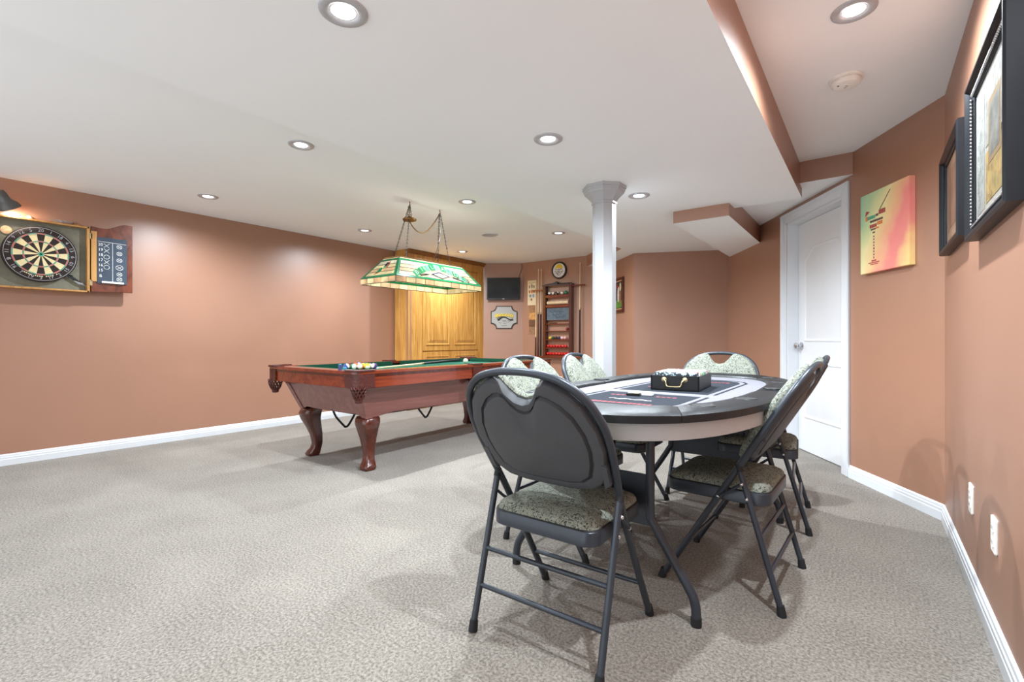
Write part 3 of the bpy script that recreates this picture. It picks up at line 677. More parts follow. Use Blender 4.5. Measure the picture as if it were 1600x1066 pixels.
# ------------------------------------------------------------------ padded folding chairs
KS = .596; UL = math.hypot(1, KS)
def bp_(x, v, t=0.0):       # back plane: x across, v along the tube, t towards the sitter (front)
    uy, uz = -KS / UL, 1 / UL
    ny, nz = 1 / UL, KS / UL
    return (x, .225 + uy * v + ny * t, uz * v + nz * t)
def pillow(outline, c, prof, fn, name, m, parent, smooth=40):
    b = MB(); rings = []
    for s, h in prof: rings.append([fn(c[0] + (x - c[0]) * s, c[1] + (y - c[1]) * s, h) for x, y in outline])
    b.loft(rings); return b.build(name, m, parent, smooth=smooth)
def mirror(half): return half + [(-x, y) for x, y in half[::-1] if abs(x) > 1e-6]
def make_chair(label):
    t = empty('folding_chair', (0, 0, 0), 0, label, 'chair', 'padded folding chairs around the poker table')
    half = [(.222, .012), (.224, .3), (.229, .52), (.243, .68), (.252, .79), (.246, .88), (.215, .965), (.155, 1.022), (.08, 1.047), (0, 1.053)]
    pts = half + [(-x, v) for x, v in half[-2::-1]]
    path = spline([Vector((x, v, 0)) for x, v in pts], 5)
    b = MB(); b.tube([bp_(p.x, p.y) for p in path], .0125, 10); fh = b.build('front_leg_hoop', M['steel'], t, smooth=60)
    for s in (-1, 1):
        b = MB(); b.tube([(s * .236, -.228, .012), (s * .238, -.085, .515)], .0115, 10); rl = b.build('rear_leg', M['steel'], t, smooth=60)
        b = MB(); b.tube([(s * .238, -.089, .50), (s * .238, -.082, .528)], [.0135, .0125], 10); b.build('leg_cap', M['blackrub'], rl, smooth=60)
        for (x, y, z, dy) in ((s * .236, -.229, 0, .006), (s * .222, .222, 0, -.010)):
            b = MB(); b.tube([(x, y, 0.0), (x, y + dy * .6, .02), (x, y + dy, .038)], [.016, .0155, .0135], 10); b.build('foot', M['blackrub'], rl if y < 0 else fh, smooth=50)
        b = MB(); b.tube([bp_(s * .237, .455), (s * .243, -.045, .415), (s * .244, -.095, .455)], .006, 6); b.build('folding_link', M['steel'], t, smooth=60)
        for p in (bp_(s * .237, .455), (s * .249, -.096, .455), (s * .246, -.113, .40)):
            b = MB(); b.sphere(p, .0075, 8, 6); b.build('rivet', M['knob'], rl, smooth=60)
    def bar(name, y0, z, x, r=.0085):
        b = MB(); b.tube([(-x, y0, z), (x, y0, z)], r, 8); b.build(name, M['steel'], t, smooth=60)
    ry = lambda z: -.228 + (z - .012) * (.143 / .503)
    bar('rear_crossbar', ry(.145), .145, .236); bar('rear_crossbar', ry(.262), .262, .237); bar('front_crossbar', .225 - KS * .15, .15, .222)
    # seat
    out = rrect(-.198, .198, -.18, .218, .05, 5)
    b = MB(); b.loft([[(x * k, .019 + (y - .019) * k, z) for x, y in out] for k, z in ((.97, .366), (1, .37), (1, .412), (.985, .416))]); span = b.build('seat_pan', M['steel'], t, smooth=40)
    b = MB(); b.loft([[(x * k, .019 + (y - .019) * k, z) for x, y in out] for k, z in ((.985, .414), (.995, .4155), (.98, .419))]); b.build('seat_edging', M['blackrub'], span, smooth=40)
    pillow(out, (0, .019), [(.975, .416), (.965, .428), (.93, .438), (.85, .447), (.6, .454), (.3, .457), (.02, .458)], lambda x, y, h: (x, y, h), 'seat_cushion', M['fabric'], t, 60)
    # back: cushion with a notch for the carrying handle, plastic shell behind
    oh = [(0, .602), (.10, .604), (.17, .618), (.215, .655), (.238, .72), (.250, .79), (.244, .87), (.216, .948), (.172, 1.0), (.125, 1.030), (.098, 1.037), (.078, 1.026), (.055, .988), (.030, .960), (0, .951)]
    outl = mirror(oh)
    pillow(outl, (0, .78), [(1, .010), (1.012, .018), (.995, .028), (.94, .036), (.8, .042), (.5, .045), (.02, .046)], lambda x, v, h: bp_(x, v, h), 'back_cushion', M['fabric'], t, 60)
    bsh = pillow(outl, (0, .78), [(.955, .011), (.955, -.012), (.935, -.021), (.88, -.023), (.80, -.021), (.785, -.012), (.77, -.014), (.75, -.026), (.6, -.031), (.02, -.034)], lambda x, v, h: bp_(x, v, h), 'back_shell', M['shell'], t, 35)
    for s in (-1, 1):
        b = MB(); b.prism([(s * .205, .64), (s * .232, .66), (s * .236, .74), (s * .212, .745)][::s], -.024, -.004, lambda u, v, h: bp_(u, v, h)); b.build('shell_clip', M['shell'], bsh, bevel=.003)
    return t
chair0 = make_chair('grey folding chair closest to the camera, seen from behind its black back shell')
chair0.location = (-.86, 1.462, 0); chair0.rotation_euler = (0, 0, .02)
def place_chair(x, y, face, label):
    c = copy_tree(chair0); c.location = (x, y, 0); c.rotation_euler = (0, 0, face); c['label'] = label; return c
place_chair(-.475, 2.206, PI / 2 - .035, 'folding chair seen side on at the right of the poker table, nearer the camera')
place_chair(-.50, 3.07, PI / 2 + .10, 'folding chair on the right of the poker table, farther one beside the white door')
place_chair(-1.23, 2.13, -PI / 2 - .03, 'folding chair left of the poker table, its pale back just above the nearest chair')
place_chair(-1.23, 2.73, -PI / 2 + .03, 'folding chair left of the poker table, in front of the white column')
place_chair(-.84, 3.31, PI + .03, 'folding chair at the far end of the poker table, facing the camera')

# ------------------------------------------------------------------ poker table
TX, TY = -.775, 2.36
pk = empty('poker_table', (TX, TY, 0), 0, 'oval folding poker table with black padded rail, grey and slate cloth', 'poker table')
def sup(a, b_, th, n=2.6):
    c, s = math.cos(th), math.sin(th)
    return (a * math.copysign(abs(c) ** (2 / n), c), b_ * math.copysign(abs(s) ** (2 / n), s))
OA, OB, IA, IB = .495, 1.03, .36, .815
NS = 96
outer = [sup(OA, OB, 2 * PI * i / NS) for i in range(NS)]
b = MB(); b.prism([(x * .955, y * .97) for x, y in outer], .735, .764); b.build('table_top', M['gfelt'], pt if False else pk)
b = MB(); n = NS
vs = [(x * .965, y * .98, z) for z in (.690, .749) for x, y in outer] + [(x * .93, y * .955, z) for z in (.690, .749) for x, y in outer]
fs = []
for i in range(n):
    j = (i + 1) % n
    fs += [(i, j, n + j, n + i), (2 * n + j, 2 * n + i, 3 * n + i, 3 * n + j), (n + i, n + j, 3 * n + j, 3 * n + i), (j, i, 2 * n + i, 2 * n + j)]
b.add(vs, fs); b.build('apron', M['skirt'], pk, smooth=40)
b = MB(); b.prism([(x * .94, y * .96) for x, y in outer], .70, .71); b.build('underside', M['black'], pk)
# padded rail in eight mitred segments
seam = [math.radians(a) for a in (0, 56, 124, 180, 236, 304, 360)]
prof = [(0, 0), (.03, .55), (.1, .85), (.25, 1), (.55, 1.0), (.8, .93), (.93, .70), (1.0, .35), (1.0, -.9), (.9, -.9)]
for k in range(6):
    a0, a1 = seam[k], seam[k + 1]; m_ = 22; rings = []
    for i in range(m_ + 1):
        e = min(i, m_ - i) / 2.0; pin = 1 - .30 * max(0, 1 - e) ** 1.5
        th = a0 + (a1 - a0) * (i / m_) + (.0015 if i == 0 else -.0015 if i == m_ else 0)
        xo, yo = sup(OA, OB, th); xi, yi = sup(IA, IB, th, 2.9)
        rings.append([(xi + (xo - xi) * w_, yi + (yo - yi) * w_, .7635 + (.018 * h_ * pin if h_ > 0 else .020 * h_)) for w_, h_ in prof])
    q = MB(); q.loft(rings); q.build('rail_segment', M['vinyl'], pk, smooth=50)
# cup holders
for a in (22, -21, 48, -45, 158, 201, 132, 225, 2, 178):
    th = math.radians(a); xo, yo = sup((OA + IA) / 2 - .002, (OB + IB) / 2, th)
    q = MB(); q.lathe([(.036, .0), (.041, .0012), (.043, -.001), (.043, -.004), (.036, -.004)], 20, (xo, yo, .7818)); q.build('cup_ring', M['black'], pk, smooth=50)
    q = MB(); q.lathe([(.001, .7822), (.0365, .7822), (.0365, .778), (.001, .778)], 20, (xo, yo, 0)); q.build('cup_well', M['dark'], pk)
# cloth layout: two slate fields with outlines
def field(y0, y1, sgn):       # y0: edge at the divider, y1: outer end
    c = .045; xh = .2; ox = .02
    pts = [(ox - xh, y0), (ox + xh, y0), (ox + xh, y1 - sgn * .16), (ox + xh - .03, y1 - sgn * .07), (ox + xh - .10, y1 - sgn * .015), (ox, y1), (ox - xh + .10, y1 - sgn * .015), (ox - xh + .03, y1 - sgn * .07), (ox - xh, y1 - sgn * .16)]
    if sgn < 0: pts = pts[::-1]
    q = MB(); q.prism(pts, .764, .7652); q.build('slate_field', M['dfelt'], pk)
    def off(k): 
        yc = y0; return [(ox + (x - ox) * (1 + k / xh), y0 + (y - y0) * (1 + k / abs(y1 - y0)), .7651) for x, y in pts]
    A, B_ = off(.022), off(.034); n = len(pts); q = MB()
    q.add(A + B_, [(i, (i + 1) % n, n + (i + 1) % n, n + i) for i in range(n) if not (abs(pts[i][1] - y0) < .001 and abs(pts[(i + 1) % n][1] - y0) < .001)]); q.build('outline_stripe', M['dfelt'], pk)
    # red lettering band and white script line, too blurred to read
    L_ = y1 - y0
    q = MB(); x = ox - .15
    while x < ox + .13:
        w_ = random.choice((.012, .015, .019)); hh = random.choice((.026, .032)); yy = y0 + L_ * .80 - hh / 2
        q.box(x, x + w_, yy, yy + hh, .7652, .7656); x += w_ + .005
    q.build('red_lettering', M['red'], pk)
    q = MB(); q.tube([(ox - .09 + .016 * i, y0 + L_ * .55 + .008 * math.sin(i * 1.7), .7652) for i in range(12)], .002, 4); q.build('script_line', M['white'], pk)
    q = MB()
    for x0, k in ((ox + .05, .22), (ox - .14, .26)):
        for i in range(4): q.box(x0 + i * .022, x0 + i * .022 + .016, y0 + L_ * k - .010, y0 + L_ * k + .010, .7652, .7655)
    q.build('small_lettering', M['red'], pk)
field(-.335, -.785, -1); field(-.235, .56, 1)
# folding steel legs: two frames with a sheet panel
def legframe(y, xr_, xl_):
    for xf, xu, s in ((xr_, xr_ - .165, 1), (xl_, xl_ + .165, -1)):
        q = MB(); q.tube(spline([(xu, y, .70), (xu, y, .52), (xu, y, .36), (xu + s * .012, y, .325), (xu + s * .07, y, .23), (xf - s * .02, y, .115), (xf - s * .003, y, .07), (xf, y, .03), (xf, y, .012)], 4), .0165, 12); lg = q.build('leg', M['steel'], pk, smooth=60)
        q = MB(); q.tube([(xf, y, 0), (xf, y, .03)], .0185, 12); q.build('foot', M['blackrub'], lg, smooth=50)
    q = MB(); q.box(xl_ + .165, xr_ - .165, y - .004, y + .004, .31, .50); q.build('brace_panel', M['steel'], pk, bevel=.002)
    sg = 1 if y < 0 else -1
    q = MB(); q.tube(spline([((xl_ + xr_) / 2, y, .46), ((xl_ + xr_) / 2, y + sg * .10, .50), ((xl_ + xr_) / 2, y + sg * .16, .56), ((xl_ + xr_) / 2, y + sg * .30, .69)], 4), .012, 8); q.build('folding_brace', M['black'], pk, smooth=60)
legframe(-.643, .289, -.490); legframe(.60, .38, -.38)

# chip case on the table
cc = empty('chip_case', (-.735, 2.36, .7658), .10, 'open black poker chip case with brass handle on the poker table', 'chip case')
b = MB()
for x0, x1, y0, y1, z0, z1 in ((-.108, .108, -.165, .165, 0, .006), (-.108, .108, -.165, -.158, 0, .068), (-.108, .108, .158, .165, 0, .068), (-.108, -.101, -.165, .165, 0, .068), (.101, .108, -.165, .165, 0, .068)): b.box(x0, x1, y0, y1, z0, z1)
b.build('case_body', M['black'], cc)
b = MB(); b.tube(spline([(-.045, -.172, .050), (-.036, -.180, .042), (-.032, -.184, .026), (-.022, -.186, .020), (.022, -.186, .020), (.032, -.184, .026), (.036, -.180, .042), (.045, -.172, .050)], 4), .0028, 8); b.build('bail_handle', M['brass'], cc, smooth=60)
for s in (-1, 1):
    b = MB(); b.lathe([(.001, 0), (.012, 0), (.012, .003), (.007, .006), (.001, .008)], 14, fn=lambda p, s=s: Vector((s * .046 + p.x, -.165 - p.z, .050 + p.y))); b.build('handle_rosette', M['brass'], cc, smooth=40)
b = MB(); b.box(-.1, .1, -.157, .157, .006, .044); b.build('chip_tray', M['dark'], cc)
def chip_mat(name, c, c2):
    m, nt, bs = nmat(name); L = nt.links; bs.inputs['Roughness'].default_value = .4
    tc = nn(nt, 'ShaderNodeTexCoord'); v = nn(nt, 'ShaderNodeTexVoronoi', i_Scale=130.0); L.new(tc.outputs['Object'], v.inputs['Vector'])
    r = nn(nt, 'ShaderNodeValToRGB'); r.color_ramp.interpolation = 'CONSTANT'; e = r.color_ramp.elements
    e[0].position = 0; e[0].color = lin(c); e[1].position = .62; e[1].color = lin(c2)
    sp_ = nn(nt, 'ShaderNodeSeparateColor'); L.new(v.outputs['Color'], sp_.inputs[0]); L.new(sp_.outputs[0], r.inputs[0]); L.new(r.outputs[0], bs.inputs['Base Color']); return m
CH = [('black', '16191E', '9FB6C2'), ('white', 'C2B8B8', '8E5F6B'), ('white', 'C4BEBA', '6B666C'), ('cream', 'C6BDB0', '9E5548'), ('white', 'C0BAB6', '6E6E7A'), ('white', 'C4BAB6', '8E5F6B')]
ends = {1: ('red', 'C6362E', 'E9DADA'), 2: ('green', '3E9A5C', 'DCE9DE'), 3: ('green', '3E9A5C', 'DCE9DE')}
for i, (nm, a, c2) in enumerate(CH):
    y = -.128 + i * .049; z0 = .052 + .012
    def row(x0, x1, m_, lab):
        q = MB(); x = x0
        while x < x1 - 1e-6:
            q.lathe([(.001, 0), (.0185, 0), (.0197, .0006), (.0197, .0026), (.0185, .0032), (.001, .0032)], 16, fn=lambda p, x=x: Vector((x + p.z, y + p.x, z0 + p.y))); x += .0033
        o = q.build('poker_chip_row', m_); o.location = cc.location + Matrix.Rotation(.10, 3, 'Z') @ Vector((0, 0, 0)); o.rotation_euler = (0, 0, .10)
        tag(o, lab, 'poker chips', 'rows of poker chips in the case', 'stuff')
    nth = ['first', 'second', 'third', 'fourth', 'fifth', 'sixth'][i]
    xe = .097 if i not in ends else .068
    row(-.097, xe, chip_mat('chips_%s_%d' % (nm, i), a, c2), '%s poker chips on edge, %s row of the case counted from its handle' % (nm, nth))
    if i in ends: row(.0686, .097, chip_mat('chips_end_%d' % i, ends[i][1], ends[i][2]), '%s poker chips at the right end of the %s row of the case' % (ends[i][0], nth))
# cards and a dark case in front of it
cd = empty('playing_card_pack', (-.78, 1.925, .7658), .15, 'small white card pack with dark edge in front of the chip case', 'cards')
b = MB(); b.box(-.045, .055, .0, .04, 0, .014); b.build('white_pack', M['white'], cd, bevel=.001)
b = MB(); b.box(-.045, .012, -.032, -.002, 0, .010); b.build('black_pack', M['black'], cd, bevel=.002)
b = MB(); b.box(-.012, .006, -.034, -.004, .0095, .0115); b.build('gold_label', M['brass'], cd)

# ------------------------------------------------------------------ things on the left wall
RZL = PI / 2
dc = empty('dartboard_cabinet', (XL + .002, .80, 1.41), RZL, 'open wooden dartboard cabinet with grey felt lining on the left wall', 'dartboard cabinet')
def wb(par, name, x0, x1, z0, z1, t0, t1, m, bev=0):
    q = MB(); q.box(x0, x1, -t1, -t0, z0, z1); return q.build(name, M[m] if isinstance(m, str) else m, par, bevel=bev)
CWH = .30; CH_ = .565
wb(dc, 'back_panel', -CWH, CWH, 0.01, CH_ - .01, .0, .055, 'cork')
for nm, a in (('side_panel', (-CWH - .004, -CWH + .014, 0, CH_)), ('side_panel', (CWH - .014, CWH + .004, 0, CH_)), ('top_panel', (-CWH, CWH, CH_ - .014, CH_)), ('bottom_panel', (-CWH, CWH, 0, .014))): wb(dc, nm, *a, .0, .098, 'pine', .002)
def cdoor(sg):
    x0, x1 = .312, .602
    top = [(x0 + (x1 - x0) * i / 16, CH_ + .012 + .052 * (.5 - .5 * math.cos(PI * min(1, max(0, (i / 16 - .35) / .5)))) - .008 * math.sin(PI * min(1, i / 16 / .5))) for i in range(17)]
    poly = [(x0, .008), (x1, .016)] + top[::-1]
    if sg < 0: poly = [(-x, z) for x, z in poly][::-1]
    q = MB(); q.prism(poly, .075, .098, on_front); d = q.build('cabinet_door', M['burl'], dc, bevel=.002)
    wb(d, 'door_edge_strip', *sorted((sg * x0, sg * (x0 + .038))), .10, CH_ - .03, .098, .101, 'pine')
    for z in (.06, CH_ - .10):
        wb(d, 'hinge', *sorted((sg * .298, sg * .320)), z, z + .05, .096, .101, 'brass', .001)
    return d
cdoor(1); cdoor(-1)
# chalk scoreboard on the right door
sb = empty('chalk_scoreboard', (XL + .1008, .80, 1.41), RZL, 'small slate scoreboard with chalk crosses and circles on the open cabinet door', 'scoreboard')
wb(sb, 'slate', .352, .558, .085, .49, 0, .006, 'slate')
def strokes(par, name, segs, r, m, t=.007):
    q = MB()
    for s in segs: q.tube([(u, -t, v) for u, v in s], r, 4)
    return q.build(name, M[m], par)
seg = [[(.357, .452), (.553, .447)], [(.456, .45), (.457, .105)]]
for z in (.42, .375, .32, .275, .23):
    seg.append([(.415 + .02 * math.cos(a), z + .018 * math.sin(a)) for a in [2 * PI * i / 10 for i in range(11)]]) if z in (.32, .23) else seg.extend([[(.396, z - .018), (.434, z + .018)], [(.396, z + .018), (.434, z - .018)]])
for i, z in enumerate((.42, .36, .30, .235, .175, .13)):
    rr = .016 + .006 * (i == 3)
    seg.append([(.505 + rr * 1.2 * math.cos(a), z + rr * math.sin(a)) for a in [2 * PI * i_ / 10 for i_ in range(11)]]); seg.extend([[(.488, z - .012), (.522, z + .012)], [(.488, z + .012), (.522, z - .012)]])
strokes(sb, 'chalk_marks', seg, .0018, 'chalk')
for s_, z in (('20', .425), ('19', .380), ('18', .335), ('17', .29), ('16', .245), ('15', .20), ('B', .15)):
    vs, fcs = text2d(s_); q = MB(); q.add([(.374 + x * .034, -.0072, z + y * .034) for x, y in vs], fcs); q.build('chalk_number', M['chalk'], sb)
wb(sb, 'chalk_tray', .380, .535, .088, .104, .006, .018, 'plate', .002)
# dartboard
db = empty('dartboard', (XL + .055, .80, 1.41 + .288), RZL, 'round dartboard with black and cream wedges in the wall cabinet', 'dartboard')
RB = .2255
q = MB(); q.lathe([(.001, 0), (RB, 0), (RB, .036), (RB - .004, .038), (.001, .038)], 60, fn=lambda p: Vector((p.x, -p.z, p.y))); q.build('board_body', M['dblack'], db, smooth=40)
def wedge(name, r0, r1, k, m, t):
    a0 = PI / 2 - (k - .5) * PI / 10; a1 = PI / 2 - (k + .5) * PI / 10
    pts = [(r1 * math.cos(a0 + (a1 - a0) * i / 3), r1 * math.sin(a0 + (a1 - a0) * i / 3)) for i in range(4)] + [(r0 * math.cos(a1 + (a0 - a1) * i / 3), r0 * math.sin(a1 + (a0 - a1) * i / 3)) for i in range(4)]
    q = MB(); q.prism(pts[::-1], .0375, t, on_front); return q.build(name, M[m], db)
for k in range(20):
    dk = k % 2 == 0
    wedge('inner_wedge', .016, .099, k, 'dblack' if dk else 'cream', .0386); wedge('outer_wedge', .107, .162, k, 'dblack' if dk else 'cream', .0386)
    wedge('treble_bed', .099, .107, k, 'dred' if dk else 'dgreen', .0388); wedge('double_bed', .162, .170, k, 'dred' if dk else 'dgreen', .0388)
for nm, r0, r1, m_ in (('outer_bull', .00635, .016, 'dgreen'), ('bull', .0005, .00635, 'dred')):
    q = MB(); q.lathe([(r0, .0375), (r1, .0375), (r1, .0389), (r0, .0389)], 20, fn=lambda p: Vector((p.x, -p.z, p.y))); q.build(nm, M[m_], db)
q = MB()
for r in (.214, .170, .162, .107, .099, .016):
    q.tube([(r * math.cos(a), -.0392 - (.004 if r > .2 else 0), r * math.sin(a)) for a in [2 * PI * i / 48 for i in range(48)]], .0012 if r < .2 else .002, 4, closed=True)
q.build('wire_spider', M['chrome'], db)
for k, n_ in enumerate((20, 1, 18, 4, 13, 6, 10, 15, 2, 17, 3, 19, 7, 16, 8, 11, 14, 9, 12, 5)):
    a = PI / 2 - k * PI / 10; vs, fcs = text2d(str(n_)); q = MB(); rot = -(k * PI / 10)
    if 5 < k < 15: rot += PI
    cr, sr = math.cos(rot), math.sin(rot)
    q.add([(.193 * math.cos(a) + (x * cr - y * sr) * .036, -.0405, .193 * math.sin(a) + (x * sr + y * cr) * .036) for x, y in vs], fcs); q.build('number', M['chrome'], db)
q = MB()
for i in range(16):
    a = -PI / 2 - .55 + 1.1 * i / 15
    if i % 5 == 4: continue
    q.box(-.004, .004, -.0395, -.038, -.004, .004, M=Matrix.Translation((.181 * math.cos(a), 0, .181 * math.sin(a))))
q.build('maker_lettering', M['cream'], db)
# token, darts and things kept with the cabinet
md = empty('token_disc', (XL + .055, .608, 1.866), RZL, 'round pale token fixed to the felt above the dartboard, at its upper left', 'token')
q = MB(); q.lathe([(.001, 0), (.033, 0), (.033, .006), (.028, .008), (.001, .007)], 24, fn=lambda p: Vector((p.x, -p.z, p.y))); q.build('disc', mat('token_tan', 'D9B48C', .5, var=.2, vscale=60), md, smooth=40)
for i in range(5):
    dt = empty('dart', (XL + .075, 1.005 + i * .012, 1.45 + .055 - i * .004), RZL, ['uppermost', 'second', 'third', 'fourth', 'lowest'][i] + ' dart of the bundle at the lower right of the dartboard', 'dart', 'darts stored in the cabinet')
    q = MB(); q.tube([(-.05, 0, .04), (.0, 0, 0)], [.0035, .0035], 6); q.build('barrel', M['black'], dt)
    q = MB(); q.tube([(.0, 0, 0), (.035, 0, -.03)], [.0022, .001], 6); q.build('point', M['chrome'], dt)
    q = MB(); q.prism([(-.05, .04), (-.056, .058), (-.074, .062), (-.068, .046)], -.001, .001, on_front); q.build('flight', M['white'] if i == 0 else M['blackrub'], dt)
tb = empty('trinket_boot', (XL + .05, .74, 1.41 + CH_), RZL, 'small brown and white trinket on top of the dartboard cabinet, left of the tray', 'trinket')
q = MB(); q.lathe([(.018, 0), (.02, .01), (.016, .024), (.008, .03), (.001, .031)], 12); q.build('body', mat('trinket_white', 'D8C7B4', .5, var=.3, vscale=80), tb, smooth=50)
q = MB(); q.loft([[(.012, -.012, 0), (.012, .012, 0), (.012, .008, .024), (.012, -.008, .024)], [(.05, -.008, 0), (.05, .008, 0), (.05, .004, .006), (.05, -.004, .006)]]); q.build('toe', mat('trinket_brown', '6A3B22', .6, var=.2), tb)
tr = empty('silver_dish', (XL + .05, .945, 1.41 + CH_), RZL, 'shallow oval silver dish on top of the dartboard cabinet', 'dish')
q = MB(); q.lathe([(.03, 0), (.05, .006), (.085, .024), (.09, .026), (.084, .027), (.048, .010), (.001, .008)], 24, fn=lambda p: Vector((p.x, p.y * .45, p.z))); q.build('bowl', mat('dish_silver', 'B9BAC2', .35, metal=.5, var=.3, vscale=60), tr, smooth=60)
q = MB(); q.loft([[(.06, -.02, .0), (.06, .02, .0), (.06, .02, .03), (.06, -.02, .03)], [(.13, -.012, .0), (.13, .012, .0), (.13, .012, .006), (.13, -.012, .006)]]); q.build('wedge', M['oakd'], tr)
# adjustable spotlight over the dartboard
sl = empty('wall_spotlight', (XL, .52, 2.10), RZL, 'dark cone spotlight on the left wall above the dartboard', 'spotlight')
q = MB(); q.lathe([(.001, 0), (.035, 0), (.035, .015), (.001, .018)], 16, fn=lambda p: Vector((p.x, -p.z, p.y))); q.build('wall_plate', M['plate'], sl, smooth=40)
q = MB(); q.tube([(0, -.012, 0), (.01, -.10, .04), (.03, -.14, .04)], .006, 6); q.build('arm', M['chrome'], sl)
hd = Matrix.Translation((.035, -.15, .045)) @ Matrix.Rotation(math.radians(-32), 4, 'Y')
hd = hd @ Matrix.Rotation(math.radians(14), 4, 'X')
q = MB(); q.lathe([(.001, .0), (.03, -.002), (.036, -.03), (.037, -.075), (.045, -.088), (.062, -.11), (.067, -.14), (.062, -.143), (.03, -.12), (.001, -.118)], 24, fn=lambda p: hd @ p); q.build('head', mat('spot_grey', '5B5A58', .45, metal=.2, var=.05), sl, smooth=50)
q = MB(); q.lathe([(.001, -.135), (.028, -.132), (.034, -.122), (.001, -.12)], 16, fn=lambda p: hd @ p); q.build('bulb', M['wbulb'], sl, smooth=50)
l = bpy.data.lights.new('spot_bulb', 'SPOT'); l.energy = 7; l.spot_size = math.radians(165); l.spot_blend = 1.0; l.color = (1, .88, .74); l.shadow_soft_size = .03
lo = bpy.data.objects.new('spot_bulb', l); COL.objects.link(lo); lo.parent = sl; lo.matrix_local = Matrix.Translation(hd @ Vector((0, 0, -.15))) @ Matrix.Rotation(math.radians(-28), 4, 'Y') @ Matrix.Rotation(math.radians(22), 4, 'X')

# ------------------------------------------------------------------ back-left wall: television and plaque
tw = Vector((C3[0] - C4[0], C3[1] - C4[1])).normalized(); tn = Vector((tw.y, -tw.x)); RZT = wall_rz(tn.x, tn.y)
def on_tv(x, y): return (x, y)
tvc = Vector((-4.924, 6.318)); 
tv = empty('television', (tvc.x, tvc.y, 1.85), RZT, 'flat black television mounted on the wall between the oak cabinet and the cue rack', 'television')
wb(tv, 'wall_mount', -.10, .10, -.10, .10, 0, .05, 'black')
wb(tv, 'housing', -.27, .27, -.175, .175, .035, .06, 'black', .006)
wb(tv, 'bezel', -.28, .28, -.184, .184, .055, .072, 'black', .004)
wb(tv, 'screen', -.262, .262, -.155, .168, .0715, .0735, 'tv')
q = MB(); q.box(-.018, .018, -.0738, -.072, -.174, -.166); q.build('maker_mark', M['chrome'], tv)
q = MB(); q.tube(spline([(.30, -.004, .43), (.31, -.006, .36), (.285, -.008, .28), (.26, -.01, .21), (.25, -.03, .17)], 5), .005, 6); q.build('power_cable', mat('cable_brown', '6A4030', .6, var=.05), tv, smooth=60)
sg = empty('wall_plaque', (-4.9175, 6.3225, 1.375), RZT, 'white plaque with scooped corners, dark border and yellow script, under the television', 'plaque')
def plaque(w_, h_, r, n=6):
    return arc(w_, -h_, r, 180, 90, n) + arc(w_, h_, r, 270, 180, n) + arc(-w_, h_, r, 360, 270, n) + arc(-w_, -h_, r, 90, 0, n)
q = MB(); q.prism(plaque(.224, .192, .088), 0, .014, on_front); q.build('border', mat('plaque_border', '3A1E14', .45, var=.1), sg, bevel=.003)
q = MB(); q.prism(plaque(.208, .177, .088), .0135, .0155, on_front); q.build('face', mat('plaque_white', 'A6A29C', .4, var=.04), sg)
def scribble(par, name, m, x0, x1, zf, amp, r, step, t):
    q = MB(); n = int((x1 - x0) / step); pts = []
    for i in range(n + 1):
        x = x0 + (x1 - x0) * i / n; pts.append((x + .25 * amp * math.sin(i * 2.1), -t, zf(x) + amp * math.sin(i * 1.57 + .5 * math.sin(i))))
    q.tube(pts, r, 5); q.build(name, M[m], par)
zf = lambda x: .015 + .022 * math.cos((x + .01) * 9)
q = MB(); q.tube([(-.11 + .02 * i, -.0165, -.040 + .045 * math.sin(PI * min(1, i / 10))) for i in range(14)], [.024, .022, .019, .014, .011, .010, .010, .010, .010, .010, .010, .012, .014, .012], 8); q.build('script_shadow', mat('script_black', '2A2617', .5, var=.1), sg)
for k in range(7):
    x = -.135 + .044 * k; hh = .040 if k in (0, 6) else .026
    q = MB(); q.tube([(x - .010, -.019, zf(x) - hh * .6), (x - .014, -.019, zf(x) + hh * .3), (x + .004, -.019, zf(x) + hh), (x + .016, -.019, zf(x) + hh * .2), (x + .008, -.019, zf(x) - hh * .6), (x + .026, -.019, zf(x) - hh * .3)], .0085, 6); q.build('script_stroke', M['yellow'], sg)
for x0, x1, z, r in ((-.03, .035, -.060, .006), (.06, .12, -.060, .006), (-.09, -.04, -.092, .004), (-.02, .04, -.098, .004), (.055, .075, -.088, .004), (-.05, .05, -.137, .004)):
    scribble(sg, 'small_script', 'dark', x0, x1, lambda x, z=z: z, r * 1.3, r * .5, .009, .0165)

# ------------------------------------------------------------------ back wall: posters, clock, cue rack
YW = 6.5
p1 = empty('narrow_poster', (-4.47, YW, 1.775), 0, 'narrow cream poster with coloured drinks left of the cue rack, upper one', 'poster')
wb(p1, 'sheet', -.085, .085, -.205, .205, 0, .006, mat('poster_cream', 'E6D3AC', .6, var=.08, vscale=20))
for i, (x, z, w_, h_, c) in enumerate(((-.045, .10, .018, .05, '3A2A22'), (0, .11, .02, .07, '2E3A2A'), (.04, .10, .018, .05, '3A2A22'), (-.045, .02, .03, .05, 'B5502E'), (0, .02, .03, .06, 'C04A30'), (.04, .02, .03, .05, 'A0603A'), (-.03, -.05, .05, .05, '7E92A8'), (.03, -.05, .04, .06, '8296AE'), (-.01, -.11, .04, .04, '8E6B3E'))):
    q = MB(); q.lathe([(w_ * .3, -h_ * .5), (w_ * .45, -h_ * .2), (w_ * .5, h_ * .2), (w_ * .25, h_ * .5)], 8, fn=lambda p, x=x, z=z: Vector((x + p.x, -.0062 + p.y * .02, z + p.z))); q.build('printed_bottle', mat('poster_ink%d' % i, c, .6, var=.1), p1)
scribble(p1, 'heading', 'dark', -.06, .06, lambda x: .165, .008, .002, .012, .0065)
p2 = empty('narrow_poster', (-4.465, YW, 1.33), 0, 'narrow brown sepia picture strip below the cream poster, left of the cue rack', 'poster')
